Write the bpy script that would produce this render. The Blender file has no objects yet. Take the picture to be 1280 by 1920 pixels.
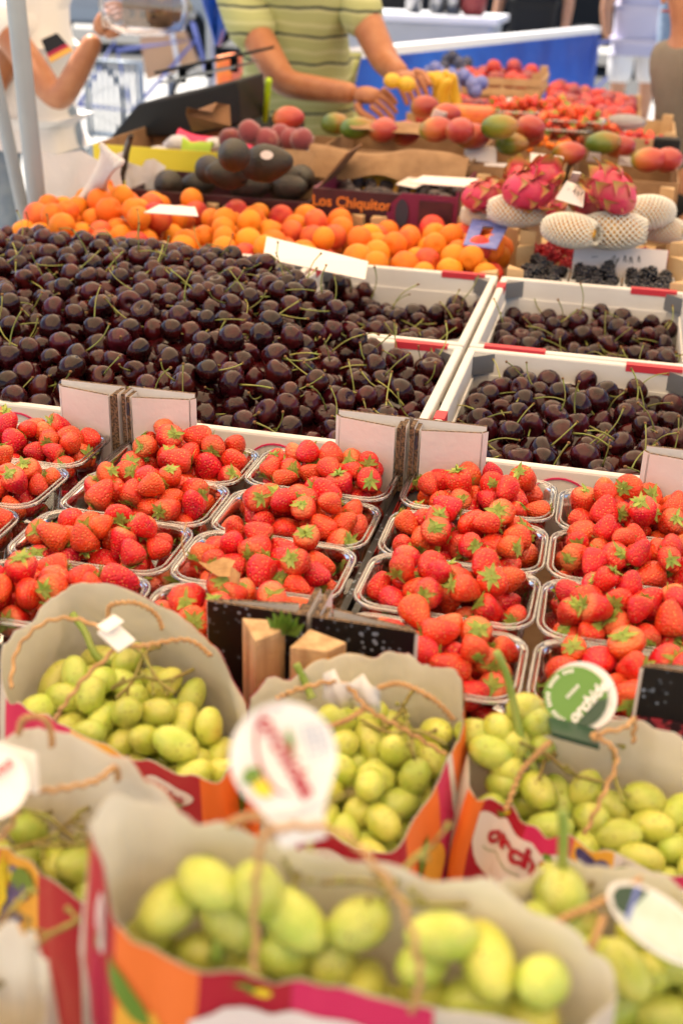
import bpy, bmesh, math, random
import numpy as np
from mathutils import Vector, Matrix, Euler
from mathutils import noise as mnoise
random.seed(7); rng = np.random.default_rng(11)
S = bpy.context.scene
C = S.collection
R = math.radians
GZ = -0.95                      # ground; z = 0 is the rim height of the punnets on the stall

# ------------------------------------------------------------------ camera
CP = np.array([0.1722, -1.07, 0.4648]); PITCH, YAW, ROLL, F = .4489, -.2219, .0329, 2185.0
_cp, _sp, _cy, _sy = math.cos(PITCH), math.sin(PITCH), math.cos(YAW), math.sin(YAW)
_f = np.array([_sy*_cp, _cy*_cp, -_sp]); _r = np.array([_cy, -_sy, 0]); _u = np.cross(_r, _f)
_r, _u = math.cos(ROLL)*_r + math.sin(ROLL)*_u, -math.sin(ROLL)*_r + math.cos(ROLL)*_u
cam = bpy.data.cameras.new('camera'); camo = bpy.data.objects.new('camera', cam); C.objects.link(camo)
camo.matrix_world = Matrix(((_r[0], _u[0], -_f[0], CP[0]), (_r[1], _u[1], -_f[1], CP[1]), (_r[2], _u[2], -_f[2], CP[2]), (0, 0, 0, 1)))
cam.sensor_fit = 'VERTICAL'; cam.sensor_height = 24; cam.lens = F/1920*24
cam.clip_start = .02; cam.clip_end = 300
cam.dof.use_dof = True; cam.dof.focus_distance = 1.17; cam.dof.aperture_fstop = 3.4; cam.dof.aperture_blades = 7
S.camera = camo

# ------------------------------------------------------------------ light
SUN = Vector((-.42, .38, .82)).normalized()
W = bpy.data.worlds.new('World'); S.world = W; W.use_nodes = True
nt = W.node_tree; sky = nt.nodes.new('ShaderNodeTexSky'); sky.sky_type = 'NISHITA'; sky.sun_disc = False
sky.sun_elevation = math.asin(SUN.z); sky.sun_rotation = math.atan2(SUN.x, SUN.y)
nt.links.new(sky.outputs[0], nt.nodes['Background'].inputs[0]); nt.nodes['Background'].inputs[1].default_value = .075
sl = bpy.data.lights.new('sun', 'SUN'); sl.energy = 5.0; sl.angle = R(.53); sl.color = (1, .92, .80)
so = bpy.data.objects.new('sun', sl); C.objects.link(so); so.rotation_euler = SUN.to_track_quat('Z', 'Y').to_euler()
S.view_settings.view_transform = 'Standard'; S.view_settings.look = 'None'; S.view_settings.exposure = 1.55; S.view_settings.gamma = 1
S.cycles.use_denoising = True; S.cycles.max_bounces = 8; S.cycles.diffuse_bounces = 3; S.cycles.transparent_max_bounces = 12
S.cycles.sample_clamp_indirect = 6; S.cycles.caustics_reflective = False; S.cycles.caustics_refractive = False

# ------------------------------------------------------------------ points
def at(u, v, z):                # real point at height z on the line through a spot of the photograph
    d = _f + _r*(u-640)/F - _u*(v-960)/F
    return Vector(CP + (z-CP[2])/d[2]*d)
def aty(u, v, Y):               # the same at distance Y
    d = _f + _r*(u-640)/F - _u*(v-960)/F
    return Vector(CP + (Y-CP[1])/d[1]*d)
def project(P):
    d = np.asarray(P)-CP; z = d@_f
    return 640+F*(d@_r)/z, 960-F*(d@_u)/z, z

# ------------------------------------------------------------------ materials
def mat(name, col, rough=.5, col2=None, scale=20, bump=0, bscale=60, metal=0, coat=0, sss=0, sssr=.01, spec=.5, rnd=0, trans=0, hue=0, stretch=None, detail=3, contrast=(.35, .65), sheen=0):
    m = bpy.data.materials.new(name); m.use_nodes = True; n = m.node_tree.nodes; L = m.node_tree.links.new
    b = n['Principled BSDF']; b.inputs['Roughness'].default_value = rough; b.inputs['Metallic'].default_value = metal
    b.inputs['Coat Weight'].default_value = coat; b.inputs['Coat Roughness'].default_value = .12
    b.inputs['Specular IOR Level'].default_value = spec; b.inputs['Subsurface Weight'].default_value = sss
    b.inputs['Subsurface Radius'].default_value = (1, .6, .3); b.inputs['Subsurface Scale'].default_value = sssr
    b.inputs['Sheen Weight'].default_value = sheen
    tc = n.new('ShaderNodeTexCoord'); src = None
    if col2 is not None:
        nz = n.new('ShaderNodeTexNoise'); nz.inputs['Scale'].default_value = scale; nz.inputs['Detail'].default_value = detail
        # shift the noise by a random per piece, so that alike pieces differ
        if stretch:
            mp = n.new('ShaderNodeMapping'); mp.inputs['Scale'].default_value = stretch; L(tc.outputs['Object'], mp.inputs['Vector']); L(mp.outputs[0], nz.inputs['Vector'])
        else: L(tc.outputs['Object'], nz.inputs['Vector'])
        if rnd:
            nz.noise_dimensions = '4D'
            L(_rand(n, L), nz.inputs['W'])
        mr = n.new('ShaderNodeMapRange'); mr.inputs[1].default_value = contrast[0]; mr.inputs[2].default_value = contrast[1]
        L(nz.outputs['Fac'], mr.inputs[0])
        mx = n.new('ShaderNodeMix'); mx.data_type = 'RGBA'; mx.inputs[6].default_value = (*col, 1); mx.inputs[7].default_value = (*col2, 1)
        L(mr.outputs[0], mx.inputs[0]); src = mx.outputs[2]
    if rnd:
        hs = n.new('ShaderNodeHueSaturation'); r_ = _rand(n, L)
        m1 = n.new('ShaderNodeMapRange'); m1.inputs[3].default_value = 1-rnd; m1.inputs[4].default_value = 1+rnd; L(r_, m1.inputs[0]); L(m1.outputs[0], hs.inputs['Value'])
        if hue:
            m3 = n.new('ShaderNodeMath'); m3.operation = 'MULTIPLY'; m3.inputs[1].default_value = 7.31; L(r_, m3.inputs[0])
            m4 = n.new('ShaderNodeMath'); m4.operation = 'FRACT'; L(m3.outputs[0], m4.inputs[0])
            m2 = n.new('ShaderNodeMapRange'); m2.inputs[3].default_value = .5-hue; m2.inputs[4].default_value = .5+hue; L(m4.outputs[0], m2.inputs[0]); L(m2.outputs[0], hs.inputs['Hue'])
        if src: L(src, hs.inputs['Color'])
        else: hs.inputs['Color'].default_value = (*col, 1)
        src = hs.outputs[0]
    if src: L(src, b.inputs['Base Color'])
    else: b.inputs['Base Color'].default_value = (*col, 1)
    if bump:
        bz = n.new('ShaderNodeTexNoise'); bz.inputs['Scale'].default_value = bscale; bz.inputs['Detail'].default_value = 4
        bp = n.new('ShaderNodeBump'); bp.inputs['Distance'].default_value = bump; bp.inputs['Strength'].default_value = 1
        L(tc.outputs['Object'], bz.inputs['Vector']); L(bz.outputs['Fac'], bp.inputs['Height']); L(bp.outputs[0], b.inputs['Normal'])
    if trans:
        tr = n.new('ShaderNodeBsdfTranslucent'); ms = n.new('ShaderNodeMixShader'); ms.inputs[0].default_value = trans
        if src: L(src, tr.inputs[0])
        else: tr.inputs[0].default_value = (*col, 1)
        L(b.outputs[0], ms.inputs[1]); L(tr.outputs[0], ms.inputs[2]); L(ms.outputs[0], n['Material Output'].inputs[0])
    return m
def _rand(n, L):
    oi = n.new('ShaderNodeObjectInfo'); ge = n.new('ShaderNodeNewGeometry'); a = n.new('ShaderNodeMath'); a.operation = 'ADD'
    f = n.new('ShaderNodeMath'); f.operation = 'FRACT'
    L(oi.outputs['Random'], a.inputs[0]); L(ge.outputs['Random Per Island'], a.inputs[1]); L(a.outputs[0], f.inputs[0]); return f.outputs[0]

def mat_strawberry():
    m = mat('strawberry_skin', (.63, .020, .012), .33, (.80, .062, .018), 1, rnd=.14, hue=.010, sss=.08, sssr=.004, coat=.12, spec=.4)
    n = m.node_tree.nodes; L = m.node_tree.links.new; b = n['Principled BSDF']
    tc = [x for x in n if x.type == 'TEX_COORD'][0]
    v = n.new('ShaderNodeTexVoronoi'); v.inputs['Scale'].default_value = 5.2; v.inputs['Randomness'].default_value = .55; L(tc.outputs['Object'], v.inputs['Vector'])
    d = n.new('ShaderNodeMapRange'); d.inputs[1].default_value = .15; d.inputs[2].default_value = .24; d.inputs[3].default_value = 1; d.inputs[4].default_value = 0
    L(v.outputs['Distance'], d.inputs[0])
    src = b.inputs['Base Color'].links[0].from_socket
    mx = n.new('ShaderNodeMix'); mx.data_type = 'RGBA'; mx.inputs[7].default_value = (.80, .36, .08, 1); L(src, mx.inputs[6]); L(d.outputs[0], mx.inputs[0]); L(mx.outputs[2], b.inputs['Base Color'])
    sx = n.new('ShaderNodeSeparateXYZ'); L(tc.outputs['Object'], sx.inputs[0]); zr = n.new('ShaderNodeMapRange'); zr.inputs[1].default_value = .62; zr.inputs[2].default_value = 1.15; zr.inputs[4].default_value = .75; L(sx.outputs['Z'], zr.inputs[0])
    oi = n.new('ShaderNodeObjectInfo'); zm = n.new('ShaderNodeMath'); zm.operation = 'MULTIPLY'; L(zr.outputs[0], zm.inputs[0]); L(oi.outputs['Random'], zm.inputs[1])
    pale = n.new('ShaderNodeMix'); pale.data_type = 'RGBA'; pale.inputs[7].default_value = (.85, .45, .16, 1); L(mx.outputs[2], pale.inputs[6]); L(zm.outputs[0], pale.inputs[0]); L(pale.outputs[2], b.inputs['Base Color'])
    h = n.new('ShaderNodeMapRange'); h.inputs[1].default_value = .1; h.inputs[2].default_value = .6; L(v.outputs['Distance'], h.inputs[0])
    bp = n.new('ShaderNodeBump'); bp.inputs['Distance'].default_value = .0008; bp.inputs['Strength'].default_value = .9; L(h.outputs[0], bp.inputs['Height']); L(bp.outputs[0], b.inputs['Normal'])
    return m
def mat_clear(name, tint=(.93, .95, .96), gl=.12):
    m = bpy.data.materials.new(name); m.use_nodes = True; n = m.node_tree.nodes; L = m.node_tree.links.new
    n.remove(n['Principled BSDF']); t = n.new('ShaderNodeBsdfTransparent'); t.inputs[0].default_value = (*tint, 1)
    g = n.new('ShaderNodeBsdfGlossy'); g.inputs['Roughness'].default_value = .09; g.inputs[0].default_value = (1, 1, 1, 1)
    lw = n.new('ShaderNodeLayerWeight'); lw.inputs[0].default_value = .35
    a = n.new('ShaderNodeMath'); a.operation = 'MULTIPLY_ADD'; a.inputs[1].default_value = .75; a.inputs[2].default_value = gl; a.use_clamp = True
    L(lw.outputs['Fresnel'], a.inputs[0]); ms = n.new('ShaderNodeMixShader'); L(a.outputs[0], ms.inputs[0]); L(t.outputs[0], ms.inputs[1]); L(g.outputs[0], ms.inputs[2])
    L(ms.outputs[0], n['Material Output'].inputs[0]); return m
def mat_dots(name, base, dot, scale, thr):
    m = mat(name, base, .35); n = m.node_tree.nodes; L = m.node_tree.links.new
    tc = [x for x in n if x.type == 'TEX_COORD'][0]; v = n.new('ShaderNodeTexVoronoi'); v.inputs['Scale'].default_value = scale
    L(tc.outputs['Object'], v.inputs['Vector']); nz = n.new('ShaderNodeTexNoise'); nz.inputs['Scale'].default_value = scale*.16; L(tc.outputs['Object'], nz.inputs['Vector'])
    a = n.new('ShaderNodeMath'); a.operation = 'MULTIPLY'; a.inputs[1].default_value = thr*2; L(nz.outputs['Fac'], a.inputs[0])
    c = n.new('ShaderNodeMapRange'); c.inputs[3].default_value = 1; c.inputs[4].default_value = 0; L(v.outputs['Distance'], c.inputs[0])
    s_ = n.new('ShaderNodeMath'); s_.operation = 'SUBTRACT'; s_.inputs[1].default_value = .12; L(a.outputs[0], s_.inputs[0]); L(s_.outputs[0], c.inputs[1]); L(a.outputs[0], c.inputs[2])
    p = n.new('ShaderNodeMath'); p.operation = 'MULTIPLY'; L(c.outputs[0], p.inputs[0])
    q = n.new('ShaderNodeMapRange'); q.inputs[1].default_value = .5; q.inputs[2].default_value = .62; L(nz.outputs['Fac'], q.inputs[0]); L(q.outputs[0], p.inputs[1])
    mx = n.new('ShaderNodeMix'); mx.data_type = 'RGBA'; mx.inputs[6].default_value = (*base, 1); mx.inputs[7].default_value = (*dot, 1); L(p.outputs[0], mx.inputs[0]); L(mx.outputs[2], n['Principled BSDF'].inputs['Base Color'])
    return m
def mat_zgrad(name, cols, lo, hi, rough=.4, nscale=12, namp=.6, axis='Z', rnd=.1, **k):
    """colour runs along an axis of the fruit itself with a noisy border (a mango's blush)"""
    m = mat(name, cols[0], rough, rnd=rnd, **k); n = m.node_tree.nodes; L = m.node_tree.links.new
    tc = [x for x in n if x.type == 'TEX_COORD'][0]; sx = n.new('ShaderNodeSeparateXYZ'); L(tc.outputs['Object'], sx.inputs[0])
    nz = n.new('ShaderNodeTexNoise'); nz.noise_dimensions = '4D'; nz.inputs['Scale'].default_value = nscale; L(tc.outputs['Object'], nz.inputs['Vector']); L(_rand(n, L), nz.inputs['W'])
    mr = n.new('ShaderNodeMapRange'); mr.inputs[1].default_value = lo; mr.inputs[2].default_value = hi; L(sx.outputs[axis], mr.inputs[0])
    a = n.new('ShaderNodeMath'); a.operation = 'MULTIPLY_ADD'; a.inputs[1].default_value = namp; L(nz.outputs['Fac'], a.inputs[0]); 
    s_ = n.new('ShaderNodeMath'); s_.operation = 'SUBTRACT'; s_.inputs[1].default_value = namp*.5; L(mr.outputs[0], s_.inputs[0]); L(s_.outputs[0], a.inputs[2])
    cr = n.new('ShaderNodeValToRGB'); e = cr.color_ramp.elements; e[0].color = (*cols[0], 1); e[1].color = (*cols[-1], 1)
    for i, c in enumerate(cols[1:-1]): x = cr.color_ramp.elements.new((i+1)/(len(cols)-1)); x.color = (*c, 1)
    L(a.outputs[0], cr.inputs[0]); hs = [x for x in n if x.type == 'HUE_SAT']
    L(cr.outputs[0], hs[0].inputs['Color'] if hs else n['Principled BSDF'].inputs['Base Color'])
    return m
def mat_stripes(name, base, line, light, period):
    m = mat(name, base, .85, bump=.002, bscale=22); n = m.node_tree.nodes; L = m.node_tree.links.new
    tc = [x for x in n if x.type == 'TEX_COORD'][0]; sx = n.new('ShaderNodeSeparateXYZ'); L(tc.outputs['Object'], sx.inputs[0])
    nz = n.new('ShaderNodeTexNoise'); nz.inputs['Scale'].default_value = 7; L(tc.outputs['Object'], nz.inputs['Vector'])
    w = n.new('ShaderNodeMath'); w.operation = 'MULTIPLY_ADD'; w.inputs[1].default_value = .035; L(nz.outputs['Fac'], w.inputs[0]); L(sx.outputs['Z'], w.inputs[2])
    def band(per, off, width):
        a = n.new('ShaderNodeMath'); a.operation = 'MULTIPLY_ADD'; a.inputs[1].default_value = 1/per; a.inputs[2].default_value = off; L(w.outputs[0], a.inputs[0])
        f = n.new('ShaderNodeMath'); f.operation = 'FRACT'; L(a.outputs[0], f.inputs[0]); l = n.new('ShaderNodeMath'); l.operation = 'LESS_THAN'; l.inputs[1].default_value = width; L(f.outputs[0], l.inputs[0]); return l.outputs[0]
    m1 = n.new('ShaderNodeMix'); m1.data_type = 'RGBA'; m1.inputs[6].default_value = (*base, 1); m1.inputs[7].default_value = (*light, 1); L(band(period/2, .2, .28), m1.inputs[0])
    m2 = n.new('ShaderNodeMix'); m2.data_type = 'RGBA'; m2.inputs[7].default_value = (*line, 1); L(m1.outputs[2], m2.inputs[6]); L(band(period, 0, .10), m2.inputs[0])
    L(m2.outputs[2], n['Principled BSDF'].inputs['Base Color']); return m

def speckle(m, col, scale, lo, hi):
    n = m.node_tree.nodes; L = m.node_tree.links.new; b = n['Principled BSDF']; src = b.inputs['Base Color'].links[0].from_socket; tc = [x for x in n if x.type == 'TEX_COORD'][0]
    nz = n.new('ShaderNodeTexNoise'); nz.noise_dimensions = '4D'; nz.inputs['Scale'].default_value = scale; nz.inputs['Detail'].default_value = 1; L(tc.outputs['Object'], nz.inputs['Vector']); w = n.new('ShaderNodeMath'); w.operation = 'MULTIPLY'; w.inputs[1].default_value = 37; L(_rand(n, L), w.inputs[0]); L(w.outputs[0], nz.inputs['W'])
    mr = n.new('ShaderNodeMapRange'); mr.inputs[1].default_value = lo; mr.inputs[2].default_value = hi; L(nz.outputs['Fac'], mr.inputs[0])
    mx = n.new('ShaderNodeMix'); mx.data_type = 'RGBA'; mx.inputs[7].default_value = (*col, 1); L(src, mx.inputs[6]); L(mr.outputs[0], mx.inputs[0])
    for l in list(b.inputs['Base Color'].links): m.node_tree.links.remove(l)
    L(mx.outputs[2], b.inputs['Base Color'])
M = {}
M['cherry'] = mat('cherry_skin', (.013, .0025, .003), .13, (.050, .004, .006), 1.1, rnd=.5, hue=.012, spec=.36)
M['cherry_stem'] = mat('cherry_stem', (.19, .25, .045), .55, (.30, .27, .07), 1, rnd=.3)
M['stem_tip'] = mat('stem_tip', (.20, .10, .035), .8)
M['straw'] = mat_strawberry()
M['calyx'] = mat('calyx', (.26, .38, .05), .55, (.46, .55, .12), 2.2, rnd=.2, hue=.02, trans=.25)
M['clear'] = mat_clear('clear_plastic', gl=.05); M['clear_rim'] = mat_clear('clear_plastic_rim', (.90, .90, .91), .16)
M['white_card'] = mat('white_cardboard', (.74, .70, .68), .75, (.67, .62, .60), 9, bump=.0006, bscale=120)
M['crate_white'] = mat('white_coated_cardboard', (.78, .76, .73), .55, (.70, .67, .64), 7, bump=.0004, bscale=90)
M['kraft'] = mat('kraft_cardboard', (.34, .20, .10), .85, (.26, .145, .07), 30, bump=.001, bscale=90)
M['kraft_dark'] = mat('brown_cardboard', (.24, .115, .05), .85, (.17, .08, .035), 18, bump=.001, bscale=60)
M['corr'] = mat('corrugated_edge', (.20, .12, .065), .9, (.05, .03, .018), 420, contrast=(.45, .55))
M['red_band'] = mat('red_printed_band', (.55, .03, .05), .5)
M['clip'] = mat('grey_metal', (.28, .29, .31), .4, metal=.6)
M['black_print'] = mat_dots('black_print', (.006, .006, .008), (.22, .27, .36), 210, .30)
M['berry_print'] = mat('berry_print', (.02, .006, .012), .4, (.35, .03, .05), 130, contrast=(.5, .6))
M['red_print'] = mat('strawberry_print', (.45, .02, .012), .35, (.02, .01, .01), 60, contrast=(.5, .56))
M['pine'] = mat('pine_wood', (.62, .40, .20), .7, (.36, .19, .075), 110, bump=.0012, bscale=170, rnd=.12, stretch=(1, 1, .09), contrast=(.42, .72))
M['pine_light'] = mat('pale_wood', (.60, .42, .23), .7, (.50, .32, .16), 20, bump=.0008, bscale=100, rnd=.1)
M['apricot'] = mat('apricot_skin', (.82, .235, .016), .55, (.74, .11, .026), .8, rnd=.10, hue=.014, sss=.10, sssr=.006, contrast=(.52, .85), spec=.3)
M['apricot_red'] = mat('apricot_blush', (.74, .13, .03), .50, (.60, .040, .035), .8, rnd=.12, hue=.012, sss=.1, sssr=.006, spec=.35)
M['grape'] = mat('grape_skin', (.44, .52, .070), .28, (.60, .61, .14), .9, rnd=.14, hue=.016, sss=.35, sssr=.008, coat=.05)
speckle(M['grape'], (.20, .13, .03), 7, .66, .70)
M['grape_stem'] = mat('grape_stem', (.34, .34, .08), .7, (.26, .17, .05), 70, bump=.0006, bscale=200)
M['green_stem'] = mat('green_stem', (.22, .33, .05), .5, (.30, .36, .08), 60)
M['paper_in'] = mat('bag_paper_inside', (.93, .87, .75), .75, (.86, .78, .64), 14, trans=.22, bump=.0016, bscale=55)
M['paper_out'] = mat('bag_paper_outside', (.80, .76, .70), .5, trans=.45)
M['magenta'] = mat('magenta_print', (.62, .025, .12), .35); M['crimson'] = mat('crimson_print', (.42, .012, .035), .35)
M['orange'] = mat('orange_print', (.85, .19, .035), .4); M['yellow'] = mat('yellow_print', (.82, .42, .05), .4)
M['white_print'] = mat('white_print', (.80, .72, .70), .4); M['leaf_print'] = mat('green_print', (.13, .25, .03), .4)
M['blue_print'] = mat('blue_grape_print', (.045, .035, .13), .4, (.15, .13, .30), 90); M['lemon'] = mat('lemon_print', (.80, .62, .03), .4)
M['cord'] = mat('twisted_paper_cord', (.58, .34, .15), .75, (.46, .25, .10), 160, bump=.0006, bscale=500)
M['tag_white'] = mat('tag_white', (.84, .82, .80), .35); M['tag_green'] = mat('tag_green', (.10, .25, .035), .3); M['tag_dark'] = mat('tag_dark_green', (.015, .055, .03), .3)
M['ink'] = mat('ink', (.03, .03, .05), .6); M['ink_blue'] = mat('grey_blue_ink', (.30, .36, .52), .6)
M['avocado'] = mat('avocado_skin', (.016, .015, .009), .5, (.034, .021, .014), 2, bump=.0022, bscale=9, rnd=.25)
M['fig'] = mat('dark_date_skin', (.045, .035, .045), .55, (.11, .075, .07), 2, bump=.0015, bscale=4, rnd=.3)
M['mango'] = mat_zgrad('mango_skin', [(.10, .17, .015), (.20, .20, .02), (.38, .15, .03), (.42, .05, .025)], -.6, 1.9, .38, .8, .9, 'Z', coat=.15)
M['mango_red'] = mat_zgrad('red_mango_skin', [(.20, .22, .02), (.50, .15, .03), (.46, .06, .03), (.36, .03, .03)], -1.0, .9, .38, .8, .8, 'Z', coat=.15)
M['plum'] = mat('plum_skin', (.24, .018, .035), .35, (.44, .05, .03), 1, rnd=.25, hue=.012, coat=.2)
M['peach'] = mat('peach_skin', (.26, .040, .05), .8, (.40, .12, .08), 1, rnd=.15, sheen=.4, contrast=(.55, .8))
M['redpeach'] = mat('nectarine_skin', (.55, .035, .03), .4, (.72, .20, .04), 1, rnd=.15, contrast=(.55, .75))
M['dragon'] = mat('dragonfruit_skin', (.66, .045, .12), .5, (.60, .16, .12), 1.2, rnd=.1, contrast=(.45, .75))
M['dragon_fin'] = mat_zgrad('dragonfruit_scale', [(.60, .04, .11), (.55, .25, .08), (.30, .34, .06)], 0, .022, .5, 20, .3, 'Z')
M['foam'] = mat('white_foam_net', (.84, .80, .71), .7)
M['ymango'] = mat('yellow_mango_skin', (.78, .42, .03), .45, (.72, .30, .02), 2, rnd=.08)
M['banana'] = mat('banana_skin', (.80, .50, .03), .45, (.70, .42, .04), 30)
M['blackberry'] = mat('blackberry', (.010, .008, .014), .25, coat=.4, rnd=.4)
M['raspberry'] = mat('raspberry', (.50, .02, .03), .4, rnd=.2); M['blueberry'] = mat('blueberry', (.05, .06, .13), .5, rnd=.2)
M['skin'] = mat('tanned_skin', (.44, .185, .085), .5, (.38, .14, .06), 30, sss=.12, sssr=.01)
M['skin2'] = mat('light_skin', (.58, .30, .18), .5, (.52, .24, .13), 25, sss=.12, sssr=.01)
M['hair'] = mat('brown_hair', (.05, .028, .015), .6, (.09, .05, .025), 60, bump=.003, bscale=150)
M['polo'] = mat_stripes('striped_polo', (.42, .45, .20), (.035, .05, .045), (.52, .54, .28), .075)
M['white_cloth'] = mat('white_cotton', (.78, .77, .78), .9, bump=.003, bscale=14)
M['lavender'] = mat('lavender_cotton', (.55, .53, .68), .9, bump=.003, bscale=14)
M['taupe'] = mat('taupe_cotton', (.22, .19, .155), .9, (.19, .165, .13), 12, bump=.003, bscale=18)
M['black_cloth'] = mat('black_cloth', (.012, .012, .014), .9); M['denim'] = mat('dark_denim', (.02, .035, .07), .9, (.035, .05, .10), 30)
M['denim_light'] = mat('light_denim', (.20, .27, .38), .9, (.28, .35, .45), 30)
M['black_plastic'] = mat('black_plastic', (.008, .008, .009), .5, spec=.3); M['steel'] = mat('brushed_steel', (.30, .30, .30), .3, metal=.9)
M['pole'] = mat('grey_painted_pole', (.30, .35, .40), .4, (.26, .30, .35), 8)
M['blue_tarp'] = mat('blue_tarpaulin', (.006, .035, .34), .35, (.012, .10, .55), 2.2, bump=.006, bscale=9)
M['white_paint'] = mat('white_paint', (.75, .74, .76), .4); M['grey_paint'] = mat('grey_counter', (.42, .44, .46), .5, (.38, .40, .42), 6)
M['gold'] = mat('yellow_box', (.70, .58, .03), .5); M['pink_tissue'] = mat('pink_tissue', (.75, .03, .12), .6, bump=.004, bscale=30)
M['green_tissue'] = mat('lime_tissue', (.35, .50, .03), .6); M['purple_print'] = mat('purple_print', (.16, .012, .055), .4)
M['dark_print'] = mat('dark_purple_print', (.035, .010, .016), .4, (.06, .014, .022), 14); M['orange_ink'] = mat('orange_lettering', (.75, .22, .03), .5)
M['blue_card'] = mat('blue_violet_card', (.13, .17, .52), .5, (.22, .25, .58), 60); M['terracotta'] = mat('dark_red_enamel', (.22, .02, .02), .5)
M['poly'] = mat_clear('thin_plastic_bag', (.80, .78, .84), .10); M['lime'] = mat('lime_plastic', (.52, .72, .02), .4, trans=.3)
M['beige'] = mat('beige_canvas', (.62, .40, .24), .8, trans=.2); M['paving'] = mat('pale_stone_paving', (.38, .37, .35), .85, (.31, .30, .28), 3, bump=.004, bscale=20)
M['galv'] = mat('galvanised_steel', (.34, .39, .44), .45, metal=.5); M['asphalt'] = mat('asphalt', (.06, .06, .06), .9)
M['awning'] = mat('sunlit_awning', (.92, .71, .47), .8, trans=.66); M['cloth_table'] = mat('green_table_cloth', (.03, .06, .045), .9)
M['papaya'] = mat('orange_punnet_fruit', (.75, .14, .05), .5, (.80, .25, .04), 30)
M['tissue'] = mat('white_tissue', (.76, .74, .76), .8, trans=.3, bump=.006, bscale=30)
M['car_paint'] = mat('silver_car_paint', (.42, .45, .50), .3, metal=.3); M['facade'] = mat('pale_render', (.62, .58, .52), .9); M['glass_dark'] = mat('dark_window', (.03, .035, .04), .1)

# ------------------------------------------------------------------ mesh kit
class MB:
    def __init__(s): s.v = []; s.f = []; s.m = []
    def add(s, V, Fs, mi=0):
        o = len(s.v); s.v += [tuple(p) for p in V]; s.f += [tuple(i+o for i in f) for f in Fs]; s.m += [mi]*len(Fs); return s
    def box(s, lo, hi, mi=0, rz=0, bev=0):
        lo = Vector(lo); hi = Vector(hi); c = (lo+hi)/2; h = (hi-lo)/2
        V = [Vector((x*h.x, y*h.y, z*h.z)) for x in (-1, 1) for y in (-1, 1) for z in (-1, 1)]
        if rz: m_ = Matrix.Rotation(rz, 3, 'Z'); V = [m_ @ v for v in V]
        return s.add([v+c for v in V], [(0, 1, 3, 2), (4, 6, 7, 5), (0, 4, 5, 1), (2, 3, 7, 6), (0, 2, 6, 4), (1, 5, 7, 3)], mi)
    def prism(s, poly, z0, z1, mi=0):           # poly in xy, counter-clockwise
        n = len(poly); V = [(p[0], p[1], z0) for p in poly]+[(p[0], p[1], z1) for p in poly]
        return s.add(V, [tuple(range(n-1, -1, -1)), tuple(range(n, 2*n))]+[(i, (i+1) % n, n+(i+1) % n, n+i) for i in range(n)], mi)
    def slab(s, P, th, mi=0):                   # 3D polygon given a thickness along its normal
        P = [Vector(p) for p in P]; nn = (P[1]-P[0]).cross(P[2]-P[0]).normalized()*th; n = len(P)
        return s.add([p for p in P]+[p-nn for p in P], [tuple(range(n)), tuple(range(2*n-1, n-1, -1))]+[(i, n+i, n+(i+1) % n, (i+1) % n) for i in range(n)], mi)
    def tube(s, P, r, seg=6, closed=False, mi=0, cap=True):
        P = [Vector(p) for p in P]; n = len(P); rr = r if hasattr(r, '__len__') else [r]*n
        V = []; up = None
        for i in range(n):
            a = P[(i+1) % n] if (closed or i < n-1) else P[i]; b = P[i-1] if (closed or i > 0) else P[i]
            t = (a-b).normalized()
            if up is None: up = t.orthogonal().normalized()
            up = (up - t*up.dot(t)); up = up.normalized() if up.length > 1e-6 else t.orthogonal().normalized()
            w = t.cross(up)
            for k in range(seg):
                an = 2*math.pi*k/seg; V.append(P[i]+(up*math.cos(an)+w*math.sin(an))*rr[i])
        Fs = []
        for i in range(n if closed else n-1):
            j = (i+1) % n
            for k in range(seg): Fs.append((i*seg+k, i*seg+(k+1) % seg, j*seg+(k+1) % seg, j*seg+k))
        if not closed and cap: Fs += [tuple(range(seg-1, -1, -1)), tuple((n-1)*seg+k for k in range(seg))]
        return s.add(V, Fs, mi)
    def lathe(s, prof, seg=16, mi=0, fn=None):  # prof: (r,z) from bottom pole to top pole
        V = []; 
        for (r, z) in prof:
            for k in range(seg):
                a = 2*math.pi*k/seg; p = Vector((r*math.cos(a), r*math.sin(a), z)); V.append(fn(p, a) if fn else p)
        n = len(prof); Fs = [(i*seg+k, i*seg+(k+1) % seg, (i+1)*seg+(k+1) % seg, (i+1)*seg+k) for i in range(n-1) for k in range(seg)]
        Fs += [tuple(range(seg-1, -1, -1)), tuple((n-1)*seg+k for k in range(seg))]
        return s.add(V, Fs, mi)
    def sphere(s, c, r, seg=10, rings=7, mi=0):
        c = Vector(c); r = Vector(r) if hasattr(r, '__len__') else Vector((r, r, r)); o = len(s.v)
        prof = [(math.sin(math.pi*(i+.02)/(rings+.04)), -math.cos(math.pi*(i+.02)/(rings+.04))) for i in range(rings+1)]
        s.lathe(prof, seg, mi, lambda p, a: Vector((c.x+p.x*r.x, c.y+p.y*r.y, c.z+p.z*r.z))); return s
    def xf(s, Mx): s.v = [tuple(Mx @ Vector(p)) for p in s.v]; return s
    def mesh(s, name, mats, smooth=False):
        me = bpy.data.meshes.new(name); me.from_pydata(s.v, [], s.f)
        for m_ in (mats if isinstance(mats, (list, tuple)) else [mats]): me.materials.append(m_)
        me.polygons.foreach_set('material_index', s.m)
        if smooth: me.polygons.foreach_set('use_smooth', [True]*len(s.f))
        me.update(); return me
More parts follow.
